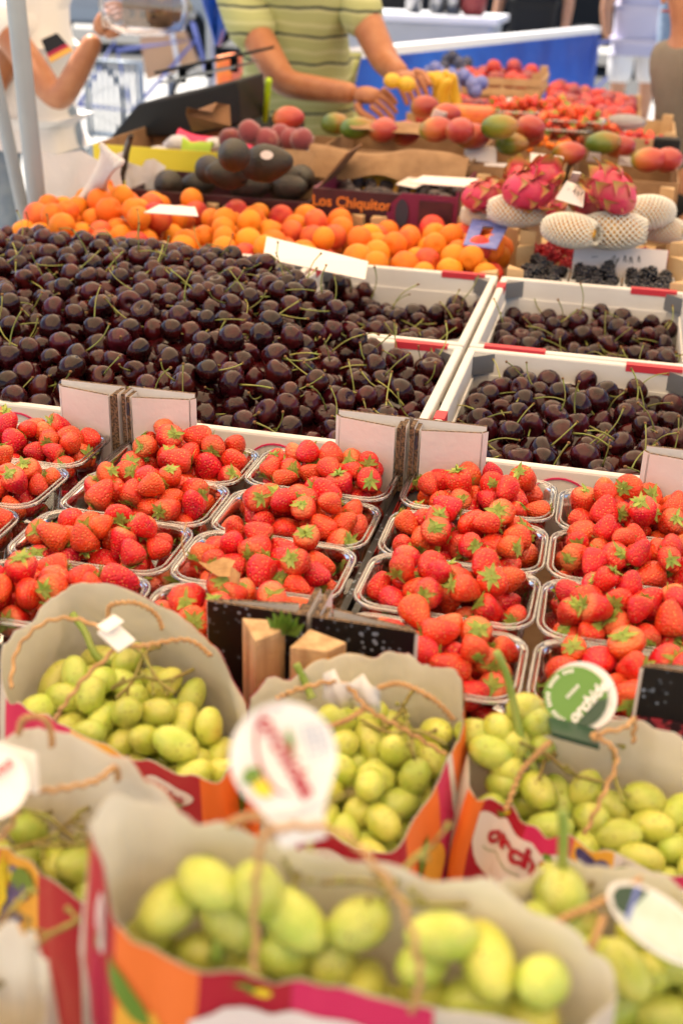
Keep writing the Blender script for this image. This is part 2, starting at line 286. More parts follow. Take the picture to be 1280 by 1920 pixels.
def link(name, me, parent=None, loc=None, rot=None, sc=None):
    o = bpy.data.objects.new(name, me); C.objects.link(o)
    if loc is not None: o.location = loc
    if rot is not None:
        if isinstance(rot, (tuple, list)) and len(rot) == 3: o.rotation_euler = rot
        else: o.rotation_euler = rot.to_euler()
    if sc is not None: o.scale = sc if hasattr(sc, '__len__') else (sc, sc, sc)
    if parent: o.parent = parent
    return o
def tag(o, label, cat, group=None, kind=None):
    o['label'] = label; o['category'] = cat
    if group: o['group'] = group
    if kind: o['kind'] = kind
    return o
def thing(name, label, cat, loc=(0, 0, 0), rz=0, group=None):
    return tag(link(name, None, None, loc, (0, 0, rz)), label, cat, group)
def bevel(o, w=.002, seg=2):
    b = o.modifiers.new('bevel', 'BEVEL'); b.width = w; b.segments = seg; b.limit_method = 'ANGLE'; return o
def part(name, mb, m_, parent, smooth=False, **k): return link(name, mb.mesh(name, m_, smooth), parent, **k)
def crom(P, n, closed=False):
    P = [Vector(p) for p in P]; N = len(P); out = []
    segs = N if closed else N-1
    for i in range(n if closed else n+1):
        t = i/n*segs; k = min(int(t), segs-1); u = t-k
        g = lambda j: P[j % N] if closed else P[max(0, min(N-1, j))]
        a, b, c, d = g(k-1), g(k), g(k+1), g(k+2)
        out.append(.5*((2*b)+(c-a)*u+(2*a-5*b+4*c-d)*u*u+(3*b-a-3*c+d)*u**3))
    return out
def text_mesh(txt, size, bold=0, shear=0):
    cu = bpy.data.curves.new('t', 'FONT'); cu.body = txt; cu.size = size; cu.align_x = 'CENTER'; cu.align_y = 'CENTER'; cu.offset = bold*size; cu.shear = shear; cu.resolution_u = 3
    o = bpy.data.objects.new('t', cu); C.objects.link(o); bpy.context.view_layer.update()
    me = bpy.data.meshes.new_from_object(o); C.objects.unlink(o); bpy.data.objects.remove(o)
    V = [v.co.copy() for v in me.vertices]; Fs = [tuple(p.vertices) for p in me.polygons]; bpy.data.meshes.remove(me)
    return V, Fs
def text_on(name, txt, size, m_, parent, org, right, up, bold=.01, shear=0, lift=.0008):
    right = Vector(right).normalized(); up = Vector(up); up = (up-right*up.dot(right)).normalized(); nn = right.cross(up)
    V, Fs = text_mesh(txt, size, bold, shear); b = MB(); b.add([Vector(org)+right*v.x+up*v.y+nn*lift for v in V], Fs); return part(name, b, m_, parent)

# ------------------------------------------------------------------ packing fruit: each piece is dropped where it comes to rest lowest
def pack(n, cand, floor, H, rr, fac=.93, K=50, fixed=None, over=.3):
    P = np.zeros((n+1, 3)); Rr = np.zeros(n+1); k = 0; out = []; miss = 0
    while k < n and miss < 40:
        r = rng.uniform(*rr); xy = cand(K, r)
        if len(xy) == 0: miss += 1; continue
        z = floor(xy[:, 0], xy[:, 1])+r
        if k:
            dx = xy[:, None, 0]-P[None, :k, 0]; dy = xy[:, None, 1]-P[None, :k, 1]; d2 = dx*dx+dy*dy; s_ = (Rr[:k]+r)*fac; s2 = (s_*s_)[None]
            zz = np.where(d2 < s2, P[None, :k, 2]+np.sqrt(np.maximum(s2-d2, 0)), -9); z = np.maximum(z, zz.max(1))
        sc = z-H(xy[:, 0], xy[:, 1]); i = int(np.argmin(sc))
        if sc[i] > r*over-r: miss += 1; continue
        miss = 0; P[k] = (xy[i, 0], xy[i, 1], z[i]); Rr[k] = r; k += 1
    return P[:k], Rr[:k]
def rect(x0, x1, y0, y1, rim=.85):
    def c(K, r):
        a = rng.random((K, 2)); a[:, 0] = x0+r*rim+a[:, 0]*(x1-x0-2*r*rim); a[:, 1] = y0+r*rim+a[:, 1]*(y1-y0-2*r*rim); return a
    return c
def inpoly(xy, poly):
    x, y = xy[:, 0], xy[:, 1]; ins = np.zeros(len(x), bool); n = len(poly)
    for i in range(n):
        x1, y1 = poly[i]; x2, y2 = poly[i-1]
        cnd = ((y1 > y) != (y2 > y)) & (x < (x2-x1)*(y-y1)/(y2-y1+1e-12)+x1); ins ^= cnd
    return ins
def visible_px(P, Rr, sc=.5):
    """how many picture cells each ball shows: the ones that show largest become things of their own"""
    Wd, Hd = int(1280*sc), int(1920*sc); Z = np.full((Hd, Wd), 1e9); I = np.full((Hd, Wd), -1)
    for i, (p, r) in enumerate(zip(P, Rr)):
        u, v, z = project(p); u *= sc; v *= sc; q = r*F/z*sc
        x0, x1, y0, y1 = int(max(0, u-q)), int(min(Wd, u+q+1)), int(max(0, v-q)), int(min(Hd, v+q+1))
        if x0 >= x1 or y0 >= y1: continue
        yy, xx = np.mgrid[y0:y1, x0:x1]; m_ = (xx-u)**2+(yy-v)**2 < q*q; zz = z-np.sqrt(np.maximum(q*q-(xx-u)**2-(yy-v)**2, 0))/q*r
        m_ &= zz < Z[y0:y1, x0:x1]; Z[y0:y1, x0:x1][m_] = zz[m_]; I[y0:y1, x0:x1][m_] = i
    c = np.zeros(len(P), int); ids, n = np.unique(I[I >= 0], return_counts=True); c[ids] = n; return c
def randq():
    q = rng.normal(size=4); q /= np.linalg.norm(q)
    from mathutils import Quaternion
    return Quaternion(q)
def tilted(maxang):
    """random spin about the fruit's own axis, the axis leaning up to maxang from upright"""
    a = rng.uniform(0, 2*math.pi); t = math.acos(1-rng.random()*(1-math.cos(maxang)))
    return Euler((0, t, a)).to_quaternion() @ Euler((0, 0, rng.uniform(0, 6.28))).to_quaternion()

# ================================================================== SETTING
g = MB(); g.box((-60, -12, GZ-.1), (60, 80, GZ)); o = part('ground', g, M['paving'], None); o['kind'] = 'structure'
g = MB(); g.box((-60, 13, GZ+.002), (60, 20, GZ+.006)); o = part('road', g, M['asphalt'], None); o['kind'] = 'structure'
# ================================================================== the stall
t = thing('market_table', 'long dark cloth-covered market table under all the fruit crates', 'table')
b = MB(); b.box((-1.05, -.98, -.24), (.95, 2.0, -.215)); part('table_top', b, M['pine'], t)
b = MB(); b.box((-.55, 2.0, -.24), (.20, 3.6, -.215)); part('table_top', b, M['pine'], t)
for (x0, x1, y0, y1) in ((-1.06, -1.05, -.98, 2.0), (.95, .96, -.98, 2.0), (-1.05, .95, -.99, -.98), (.20, .21, 2.01, 3.6), (-.56, -.55, 2.01, 3.6)):
    b = MB(); b.box((x0, y0, GZ+.05), (x1, y1, -.215)); part('cloth_side', b, M['cloth_table'], t)
for x, y in ((-.95, -.9), (.85, -.9), (-.95, 1.9), (.85, 1.9), (-.45, 3.5), (.12, 3.5)):
    b = MB(); b.box((x-.025, y-.025, GZ), (x+.025, y+.025, -.24)); part('leg', b, M['galv'], t)
# risers lift the rear rows of crates
for (x0, x1, y0, y1, z1, lb) in ((-1.0, .29, 1.20, 1.44, -.082, 'low wooden riser under the avocado and date boxes'), (-1.0, .29, 1.45, 1.99, -.03, 'wooden riser under the mango trays'), (-.5, .20, 2.0, 3.5, -.02, 'wooden riser under the plums at the far end')):
    b = MB(); b.box((x0, y0, -.213), (x1, y1, z1)); tag(part('riser', b, M['pine'], None), lb, 'riser')
aw = thing('stall_awning', 'cream fabric awning stretched over the fruit stall', 'awning')
b = MB(); b.add([(-1.80, -2.6, 1.30), (1.55, -2.6, 1.30), (1.55, 4.5, 1.30), (-1.80, 4.5, 1.30), (-.12, -2.6, 1.55), (-.12, 4.5, 1.55)], [(0, 4, 5, 3), (4, 1, 2, 5)])
part('canopy', b, M['awning'], aw)
for x, y in ((-1.77, -2.5), (1.52, -2.5), (1.52, 4.45), (-1.77, 4.45)):
    b = MB(); b.tube([(x, y, GZ), (x, y, 1.30)], .02, 10); part('post', b, M['pole'], aw, True)

# ------------------------------------------------------------------ cherry crates (white, 30 cm grid)
FRONT, MIDY, BACK = .033, .412, .80
def cherry_crate(x0, y0, y1, label, group, loc_words, bands):
    x1 = x0+.296; x0 = x0+.002; t = thing('cherry_crate', label, 'crate', (0, 0, 0), 0, group); w = .011; zb = -.10; zt = 0
    for (a, c, d, e) in ((x0, x1, y0, y0+w), (x0, x1, y1-w, y1), (x0, x0+w, y0+w, y1-w), (x1-w, x1, y0+w, y1-w)):
        m = MB(); m.box((a, d, zb), (c, e, zt)); bevel(part('side_wall', m, M['crate_white'], t), .003)
        # the folded inner flap shows as a second sheet lower on the wall
        i = .0025; cx, cy = (x0+x1)/2, (y0+y1)/2; m = MB()
        if c-a > .1:
            yy = (e, e+i) if d < cy else (d-i, d); m.box((a+w+.02, yy[0], zb), (c-w-.02, yy[1], -.032))
        else:
            xx = (c, c+i) if a < cx else (a-i, a); m.box((xx[0], d+.02, zb), (xx[1], e-.02, -.032))
        part('inner_flap', m, M['crate_white'], t)
    m = MB(); m.box((x0+w, y0+w, zb), (x1-w, y1-w, zb+.004)); part('base', m, M['white_card'], t)
    for sx, cx in ((1, x0+w), (-1, x1-w)):
        for sy, cy in ((1, y0+w), (-1, y1-w)):
            m = MB(); P = [(cx, cy), (cx+sx*.026, cy), (cx, cy+sy*.022)]
            if sx*sy < 0: P = P[::-1]
            m.prism(P, -.028, -.003); part('corner_bracket', m, M['clip'], t)
    for bnd in bands:
        m = MB()
        if bnd == 'backright': m.box((x1-.09, y1-w-.001, -.008), (x1-.02, y1+.001, .0012))
        elif bnd == 'left': m.box((x0-.0005, y1-.075, -.010), (x0+w+.001, y1-.045, .0012))
        elif bnd == 'frontleft': m.box((x0+.02, y0-.001, -.012), (x0+.10, y0+w+.001, .0012))
        elif bnd == 'left2': m.box((x0-.0005, y0+.10, -.012), (x0+w+.001, y0+.125, .0012))
        part('red_band', m, M['red_band'], t)
    return t
rows = [('front', FRONT, MIDY-.004), ('second', MIDY+.004, BACK)]
cn = ['leftmost', 'middle left', 'heaped', 'right-hand', 'far right']
for ri, (rn, ya, yb) in enumerate(rows):
    for ci, x in enumerate((-.9, -.6, -.3, 0., .3)):
        lbl = {(0, 0): 'white cherry crate at the left edge behind the leftmost strawberries, buried under its heap', (0, 1): 'white cherry crate behind the middle strawberry crate posts, buried under heaped cherries',
               (0, 2): 'white crate of heaped cherries behind the right post of the middle strawberry crate', (0, 3): 'white crate half full of dark cherries directly behind the right strawberry crate',
               (0, 4): 'white cherry crate cut off by the right edge of the picture, nearer one', (1, 0): 'white cherry crate in the back row at the left edge, beside the metal pole', (1, 1): 'white cherry crate in the back row before the middle apricots, under the heap',
               (1, 2): 'white half-filled cherry crate just below the blank price card, touching the apricots', (1, 3): 'white half-filled cherry crate just in front of the blackberries', (1, 4): 'white cherry crate cut off by the right edge beside the blackberries'}[(ri, ci)]
        bands = ['backright', 'left2'] if ri == 0 else ['backright', 'left', 'frontleft'] if ci > 2 else ['backright', 'left']
        ct = cherry_crate(x, ya, yb, lbl, 'white cherry crates', None, bands)
        if ri == 0:             # cherries and an arc printed on the front wall
            m = MB()
            for (cx, cz, rr_) in ((x+.085, -.028, .013), (x+.098, -.040, .012), (x+.205, -.036, .012), (x+.217, -.024, .010)):
                n_ = 16; V = [(cx+rr_*math.cos(a*6.283/n_), ya-.0012, cz+rr_*math.sin(a*6.283/n_)) for a in range(n_)]; m.add(V, [tuple(range(n_))])
            part('cherry_print', m, M['plum'], ct)
            m = MB(); m.tube([(x+.15+.035*math.cos(a), ya-.001, -.045+.035*math.sin(a)) for a in np.linspace(.3, 2.8, 14)], .0012, 4); part('arc_print', m, M['magenta'], ct)

# cherries
def cherry_tmpl(k):
    s_ = MB(); ph = k*1.7
    prof = [(0.02, -.98), (.30, -.955), (.58, -.82), (.80, -.58), (.95, -.22), (1.0, .12), (.95, .45), (.80, .70), (.58, .84), (.36, .86), (.18, .78), (.05, .66)]
    def fn(p, a):
        cl = 1-.055*max(0, math.cos(a-ph))**6*(.3+max(0, p.z)); q = Vector((p.x*cl*(1+.03*math.sin(2*a+k)), p.y*cl*.95, p.z*.93+.05*math.sin(a+k)*abs(p.z))); return q
    return s_.lathe(prof, 14, 0, fn)
def stem_tmpl(k):
    rr_ = random.Random(k); m = MB(); L_ = rr_.uniform(2.1, 3.3); bx, by = rr_.uniform(-1.3, 1.3), rr_.uniform(-1.3, 1.3)
    P = [Vector((0, 0, .66)), Vector((bx*.12, by*.12, .66+L_*.33)), Vector((bx*.45, by*.45, .66+L_*.66)), Vector((bx, by, .66+L_*.93))]
    P = crom(P, 6); m.tube(P, [.075, .06, .052, .05, .05, .055, .07], 5)
    m.tube([P[-1], P[-1]+(P[-1]-P[-2])*.35], [.12, .10], 5, mi=1); return m
CH = [cherry_tmpl(k) for k in range(5)]; ST = [stem_tmpl(k) for k in range(12)]
CHM = [c.mesh('cherry', M['cherry'], True) for c in CH]; STM = [s_.mesh('stem', [M['cherry_stem'], M['stem_tip']], True) for s_ in ST]
def sm(x, a, b): x = np.clip((x-a)/(b-a), 0, 1); return x*x*(3-2*x)
def Hc(x, y):
    """height of the cherry surface"""
    heapL = .004+.052*np.sin(np.clip((y-.03)/.77, 0, 1)*np.pi)**.8*(1-.3*sm(x, -.45, -.05))
    # edge of the heap: from the card in the back row down to the crate corner
    ax, ay, bx, by = -.36, .80, -.10, .40; nx, ny = -(by-ay), (bx-ax); l = math.hypot(nx, ny); d = ((x-ax)*nx+(y-ay)*ny)/l
    d = -d                                                       # positive on the heaped side
    low2 = -.038+.016*np.sin(x*31)*np.sin(y*23)
    left = np.where(y > .40, low2*(1-sm(d, -.01, .07))+heapL*sm(d, -.01, .07), heapL*(1-sm(x, -.30, 0)*.95)+sm(x, -.30, 0)*(-.010))
    r1 = -.020+.014*np.sin((x-.02)*14)*np.sin((y-.03)*8.2); r2 = -.036+.012*np.sin(x*22+1)*np.sin(y*14)
    right = np.where(y < .41, r1, r2)
    out = np.where(x < 0, left, right)
    out += .006*np.sin(x*37+y*19)*np.cos(y*41-x*13)
    return out
def Fc(x, y): return np.maximum(Hc(x, y)-.044, -.095)
allP, allR, allc = [], [], []
def solid_edge(x, y, lo, up):
    return (np.minimum.reduce([np.abs(y-FRONT), np.abs(y-MIDY), np.abs(y-BACK)]) < .018)
big = np.array([(-.895, .045), (-.012, .045), (-.012, .79), (-.895, .79)])
def cand_left(K, r):
    a = rng.random((K, 2)); a[:, 0] = -.90+a[:, 0]*.885; a[:, 1] = .05+a[:, 1]*.735
    low = Hc(a[:, 0], a[:, 1]) < .012
    near_wall = (np.abs(a[:, 1]-MIDY) < r*1.1) & low & (a[:, 0] > -.3)
    near_x = (np.abs(a[:, 0]+.3) < r) & low & (a[:, 1] > MIDY)
    return a[~(near_wall | near_x)]
P1, R1 = pack(2300, cand_left, Fc, Hc, (.0144, .0182), fac=.90, K=60, over=.55)
sets = [(P1, R1)]
for (x0, y0, y1) in ((0, FRONT, MIDY), (0, MIDY, BACK), (.3, FRONT, MIDY), (.3, MIDY, BACK)):
    x1 = x0+.30 if x0 == 0 else x0+.12
    sets.append(pack(430, rect(x0+.013, x1-.013, y0+.012, y1-.014, .9), Fc, Hc, (.0144, .0182), fac=.90, K=60, over=.55))
P1 = np.concatenate([s_[0] for s_ in sets]); R1 = np.concatenate([s_[1] for s_ in sets])
vis = visible_px(P1, R1); order = np.argsort(-vis); mine = set(order[:299].tolist())
def crate_of(p):
    if p[0] > .3: return None
    if p[0] > 0: return ('in the half-full white crate behind the right strawberries', 'cherries in the crate behind the right strawberries') if p[1] < MIDY else ('in the half-filled crate before the blackberries', 'cherries in the crate before the blackberries')
    if p[1] > MIDY and p[0] > -.24 and p[2] < .0: return ('low in the crate below the blank price card', 'cherries in the crate below the price card')
    if p[0] > -.3: return ('heaped in the crate left of the crate junction', 'cherries heaped left of the crate junction')
    if p[0] > -.6: return ('in the great heap behind the middle strawberry posts', 'cherries of the heap behind the middle posts')
    return ('in the great heap by the left picture edge', 'cherries of the heap at the left')
sv, sf, smi = [], [], []; off = 0
for i, (p, r) in enumerate(zip(P1, R1)):
    has = rng.random() < .72; q = tilted(R(115)) if has else randq(); k = int(rng.integers(5)); ks = int(rng.integers(12))
    sxyz = Vector((r*rng.uniform(.96, 1.06), r*rng.uniform(.94, 1.03), r*rng.uniform(.9, 1.04)))
    if i in mine and crate_of(p):
        lw, gw = crate_of(p); o = tag(link('cherry', CHM[k], None, Vector(p), q, sxyz), 'glossy dark red cherry '+lw, 'cherry', gw)
        if has: link('stem', STM[ks], o)
    else:
        Mx = Matrix.LocRotScale(Vector(p), q, sxyz)
        A = np.array(Mx)[:3]
        for tm in ([CH[k], ST[ks]] if has and vis[i] > 10 else [CH[k]]):
            V = np.array(tm.v); V = V@A[:, :3].T+A[:, 3]; sv.append(V)
            base = 0 if tm is CH[k] else 1
            sf += [tuple(j+off for j in f) for f in tm.f]; smi += [base+mi for mi in tm.m]; off += len(V)
# added cherry-coloured sheet under the fruit, stands in for the darkness in the gaps
nx, ny = 60, 50; xs = np.linspace(-.897, -.012, nx); ys = np.linspace(.046, .787, ny)
X, Y = np.meshgrid(xs, ys); Z = np.maximum(Fc(X, Y)+.012, -.09); sv.append(np.stack([X.ravel(), Y.ravel(), Z.ravel()], 1))
for j in range(ny-1):
    for i in range(nx-1):
        if (xs[i] > -.31 and abs(ys[j]-MIDY) < .03): continue
        a = off+j*nx+i; sf.append((a, a+1, a+nx+1, a+nx)); smi.append(0)
off += nx*ny
me = bpy.data.meshes.new('cherries'); me.from_pydata((np.concatenate(sv)/.018).tolist(), [], sf)
for n_ in ('cherry', 'cherry_stem', 'stem_tip'): me.materials.append(M[n_])
me.polygons.foreach_set('material_index', smi); me.polygons.foreach_set('use_smooth', [True]*len(sf))
tag(link('cherries', me, sc=.018), 'dark cherries with green stems filling the white crates between the larger ones', 'cherries', kind='stuff')

# ------------------------------------------------------------------ strawberry crates
PH = .0514
def strawberry_crate(x0, label):
    x1 = x0+.298; x0 += .002; y0, y1 = -.398, -.002; t = thing('strawberry_crate', label, 'crate', (0, 0, 0), 0, 'strawberry crates with tall corner posts')
    zb = -.068; w = .006
    for (a, c, d, e, m_) in ((x0, x1, y0, y0+w, 'black_print'), (x0, x1, y1-w, y1, 'white_card'), (x0, x0+w, y0+w, y1-w, 'black_print'), (x1-w, x1, y0+w, y1-w, 'black_print')):
        m = MB(); m.box((a, d, zb), (c, e, -.02)); part('side_wall', m, M[m_], t)
    for x_ in (x0-.001, x1+.0003):      # printed strawberries on the outside of the long walls
        m = MB(); m.box((x_, -.16, -.045), (x_+.0007, -.02, -.0195)); part('strawberry_print', m, M['red_print'], t)
    m = MB(); m.box((x0+w, y0+w, zb), (x1-w, y1-w, zb+.004)); part('base', m, M['kraft'], t)
    pw, pd = .072, .020
    for sx in (0, 1):
        for sy in (0, 1):
            X0 = x0 if sx == 0 else x1; ix = 1 if sx == 0 else -1; Y0 = y0 if sy == 0 else y1; iy = 1 if sy == 0 else -1
            pw = .052 if (sx == 0 and sy == 0 and x0 < -.1) or (sx == 1 and sy == 0 and x0 < -.4) else .072
            P = lambda a, c: (X0+ix*a, Y0+iy*c)
            post = link('corner_post', None, t)
            # outer face, side return and slanting inner face, each a sheet of corrugated card
            m = MB()
            def sheet(A, B, th, z0, z1, mi, ed=1):
                A = Vector((*A, 0)); B = Vector((*B, 0)); n_ = (B-A).cross(Vector((0, 0, 1))).normalized()*th
                q = [A, B, B+n_, A+n_]; V = [(p.x, p.y, z0) for p in q]+[(p.x, p.y, z1) for p in q]
                m.add(V, [(0, 1, 5, 4), (2, 3, 7, 6), (3, 2, 1, 0)], mi); m.add(V, [(1, 2, 6, 5), (3, 0, 4, 7)], ed); m.add([(p.x, p.y, z1) for p in q], [(0, 1, 2, 3)], 1)
            s_ = ix*iy
            zt = PH+random.uniform(-.0015, .0015)
            m = MB(); sheet(P(0, .0), P(pw, .0), .0032*s_*-1, -.0199, zt, 0 if sy else 2)
            nm = part('outer_face', m, [M['white_card'], M['corr'], M['black_print']], t)
            m = MB(); sheet(P(0, .0035), P(0, pd+.022 if sy == 0 else pd+.004), .0045*s_, zb+.005, zt-.001, 0); sheet(P(.0050, .0035), P(.0050, pd+.003), .0040*s_, zb+.005, zt-.004, 0)
            part('side_face', m, [M['white_card'], M['corr']], t)
            m = MB(); zi = zt-.004
            A_, B_ = P(.0105, pd), P(pw-.004, pd*.45)
            sheet(A_, B_, .003*s_*-1, zb+.005, zi, 0, 0); sheet(B_, P(pw, .0035), .0028*s_*-1, zb+.005, zi, 0, 0)
            part('inner_face', m, [M['white_card'], M['corr']], t)
            m = MB(); sheet(P(.0068, pd*.97), P(.0088, pd*.999), .004*s_*-1, zi-.02, zi-.006, 0); part('black_mark', m, [M['ink']], t) if sy and sx == 0 else None
            C.objects.unlink(post); bpy.data.objects.remove(post)
            if sy:
                e1 = MB(); q0_, q1_ = Vector((*A_, 0)), Vector((*B_, 0)); dd_ = (q1_-q0_).normalized(); nf = Vector((0, -1, 0))
                for f_, za, zb2, ww in ((.46, .012, .036, .0006), (.62, zb+.03, zi, .0003)):
                    c_ = q0_.lerp(q1_, f_)+nf*.0022; e1.add([c_-dd_*ww+Vector((0, 0, za)), c_+dd_*ww+Vector((0, 0, za)), c_+dd_*ww+Vector((.001, 0, zb2)), c_-dd_*ww+Vector((.001, 0, zb2))], [(0, 1, 2, 3)])
                part('crease', e1, M['corr'], t)
            # creases in the card
            if sy:
                m = MB(); ax = Vector((*A_, 0)).lerp(Vector((*B_, 0)), .52); m.box((ax.x-.0004, ax.y-.0035, zb+.02), (ax.x+.0004, ax.y-.0005, zb+.05)); 
    if x0 > -.1 and x0 < .31:
        m = MB(); m.box((x1-.072, y0-.0012, -.019), (x1-.001, y0-.0004, .012)); part('berry_print', m, M['berry_print'], t)
    return t
strawberry_crate(-.6, 'strawberry crate at the left edge, its white corner post beside the dark corrugated joint')
strawberry_crate(-.3, 'middle strawberry crate between the two corrugated joints, bags of grapes before it')
strawberry_crate(0, 'right strawberry crate with two columns of full punnets and a black printed front post')
strawberry_crate(.3, 'strawberry crate mostly beyond the right picture edge, only its white rear post seen')

def rrect(a, b, r, n=5):
    P = []
    for cx, cy, a0 in ((a-r, b-r, 0), (-a+r, b-r, 90), (-a+r, -b+r, 180), (a-r, -b+r, 270)):
        for k in range(n+1):
            an = R(a0+90*k/n); P.append((cx+r*math.cos(an), cy+r*math.sin(an)))
    return P
def punnet_mesh():
    m = MB(); loops = []
    for (a, b, z) in ((.0600, .0350, -.056), (.0615, .0365, -.054), (.0665, .0425, -.008), (.0675, .0435, -.003), (.0715, .0470, -.002)):
        loops.append([(x, y, z) for x, y in rrect(a, b, .018)])
    n = len(loops[0]); V = [p for l in loops for p in l]; Fs = [(i*n+k, i*n+(k+1) % n, (i+1)*n+(k+1) % n, (i+1)*n+k) for i in range(len(loops)-1) for k in range(n)]
    Fs.append(tuple(range(n-1, -1, -1))); m.add(V, Fs); 
    return m.mesh('tray', M['clear'], True)
def rim_mesh():
    m = MB(); P = [(x, y, -.0015) for x, y in rrect(.0715, .0470, .022)]; m.tube(P, .0017, 6, True); P = [(x, y, -.0005) for x, y in rrect(.0672, .0432, .019)]; m.tube(P, .0010, 5, True)
    return m.mesh('rim', M['clear_rim'], True)
PM, RM = punnet_mesh(), rim_mesh()
def berry_tmpl(k):
    rr_ = random.Random(40+k); ln = rr_.uniform(.95, 1.25); m = MB()
    prof = [(.04, -1.0), (.26, -.93), (.48, -.74), (.68, -.45), (.84, -.12), (.94, .2), (.96, .48), (.86, .72), (.62, .88), (.3, .93), (.05, .90)]
    sq = rr_.uniform(.82, 1.05); tw = rr_.uniform(0, 6)
    def fn(p, a):
        w = 1+.05*math.sin(2*a+tw)+.035*math.sin(3*a+2*tw+p.z*2); z = p.z*ln if p.z < .3 else .3*ln+(p.z-.3)
        return Vector((p.x*w*sq+.07*math.sin(p.z*2+tw), p.y*w+.05*math.cos(p.z*2.2+tw), z))
    m.lathe([(r, z) for r, z in prof], 16, 0, fn); return m
def calyx_tmpl(k):
    rr_ = random.Random(90+k); m = MB(); n = rr_.choice((8, 9, 10)); zc = .97
    for i in range(n):
        a = 2*math.pi*i/n+rr_.uniform(-.15, .15); L_ = rr_.uniform(.60, .90); w = rr_.uniform(.12, .18); c, s_ = math.cos(a), math.sin(a); lift = rr_.uniform(-.2, .38)
        pts = []
        for u, ww in ((.05, .55), (.4, 1), (.72, .68), (1, .03)):
            z = zc+.06+lift*u*u*.8-.30*u*u*(1 if lift < .1 else .3); x = L_*u
            pts.append([(c*x-s_*(-ww*w), s_*x+c*(-ww*w), z+.02), (c*x, s_*x, z-.02), (c*x-s_*(ww*w), s_*x+c*(ww*w), z+.02)])
        V = [q for row in pts for q in row]; m.add(V, [(r_*3+j, r_*3+j+1, r_*3+j+4, r_*3+j+3) for r_ in range(3) for j in range(2)])
    if rr_.random() < .5: m.tube([(0, 0, zc), (.05, .02, zc+.25), (.1, .1, zc+.42)], [.07, .06, .06], 5)
    return m
BT = [berry_tmpl(k) for k in range(8)]; BMs = [x.mesh('strawberry', M['straw'], True) for x in BT]
CT = [calyx_tmpl(k) for k in range(6)]; CMs = [x.mesh('calyx', M['calyx'], True) for x in CT]
pun = []
VIEW = Vector((.1, -.75, .65)).normalized()
def berry_q(u):
    if u < .55:                                     # calyx turned up or towards the shopper
        d = (VIEW*rng.uniform(.3, 1.3)+Vector(rng.normal(size=3))*.55).normalized()
    elif u < .80: d = (Vector(rng.normal(size=3))*Vector((1, 1, .35))[2] + Vector((rng.normal(), rng.normal(), -.3))).normalized()
    else: d = (-VIEW*.3+Vector(rng.normal(size=3))*.6+Vector((0, 0, -.6))).normalized()
    return d.to_track_quat('Z', 'Y') @ Euler((0, 0, rng.uniform(0, 6.28))).to_quaternion()
rowname = ['rear', 'second', 'third', 'front']
for ci, (x0, cname) in enumerate(((-.6, 'left edge'), (-.3, 'middle'), (0, 'right'))):
    for col in (0, 1):
        if ci == 0 and col == 0: continue
        for row in range(4):
            cx = x0+.003+.0735+col*.147+random.uniform(-.0015, .0015); cy = -.0525-row*.097+random.uniform(-.001, .001)
            if ci == 0: cx -= .006; cy -= .012
            colw = {0: 'left', 1: 'right'}[col]
            lab = f'clear plastic strawberry punnet, {rowname[row]} one in the {colw} column of the {cname} crate'
            t = thing('punnet', lab, 'punnet', (cx, cy, .001+random.uniform(-.002, .002)), R(random.uniform(-1.5, 1.5)), 'clear strawberry punnets')
            link('tray', PM, t); link('rim', RM, t)
            Hf = lambda x, y, cx=cx, cy=cy: .023-9*np.maximum(0, np.abs(x-cx)-.03)**2*3-7*np.maximum(0, np.abs(y-cy)-.015)**2*3
            fl = lambda x, y: np.full_like(x, -.046)
            p_, r_ = pack(150, rect(cx-.066, cx+.066, cy-.042, cy+.042, .80), fl, Hf, (.0108, .0148), fac=.88, K=40, over=.75)
            for p, r in zip(p_, r_): pun.append((p, r, rowname[row], colw, cname))
PP = np.array([x[0] for x in pun]); PR = np.array([x[1] for x in pun]); vis = visible_px(PP, PR); order = np.argsort(-vis); mine = set(order[:299].tolist())
sb = MB(); sb_v = []; sb_f = []; sb_m = []; off = 0
for i, (p, r, rn, colw, cname) in enumerate(pun):
    k = int(rng.integers(8)); kc = int(rng.integers(6)); u = rng.random()
    q = berry_q(u) if True else Euler((R(90)+rng.normal()*.4, rng.normal()*.5, rng.uniform(0, 6.28)), 'ZYX').to_quaternion() if False else (tilted(R(75)) if u < .30 else randq() if u < .65 else Euler((math.pi+rng.normal()*.5, rng.normal()*.5, 0)).to_quaternion())
    s3 = Vector((r, r, r))*.99
    if i in mine:
        o = tag(link('strawberry', BMs[k], None, Vector(p), q, s3), f'ripe red strawberry in the {rn} punnet of the {colw} column, {cname} crate', 'strawberry', f'strawberries in the {rn} {colw} punnet of the {cname} crate')
        link('calyx', CMs[kc], o)
    elif vis[i] > 0 or p[2] > -.03:
        A = np.array(Matrix.LocRotScale(Vector(p), q, s3))[:3]
        for tm, mi in ((BT[k], 0), (CT[kc], 1)):
            V = np.array(tm.v)@A[:, :3].T+A[:, 3]; sb_v.append(V); sb_f += [tuple(j+off for j in f) for f in tm.f]; sb_m += [mi]*len(tm.f); off += len(V)
me = bpy.data.meshes.new('strawberries'); me.from_pydata((np.concatenate(sb_v)/.018).tolist(), [], sb_f); me.materials.append(M['straw']); me.materials.append(M['calyx'])
me.polygons.foreach_set('material_index', sb_m); me.polygons.foreach_set('use_smooth', [True]*len(sb_f))
tag(link('strawberries', me, sc=.018), 'strawberries packed underneath the top ones in the clear punnets', 'strawberries', kind='stuff')
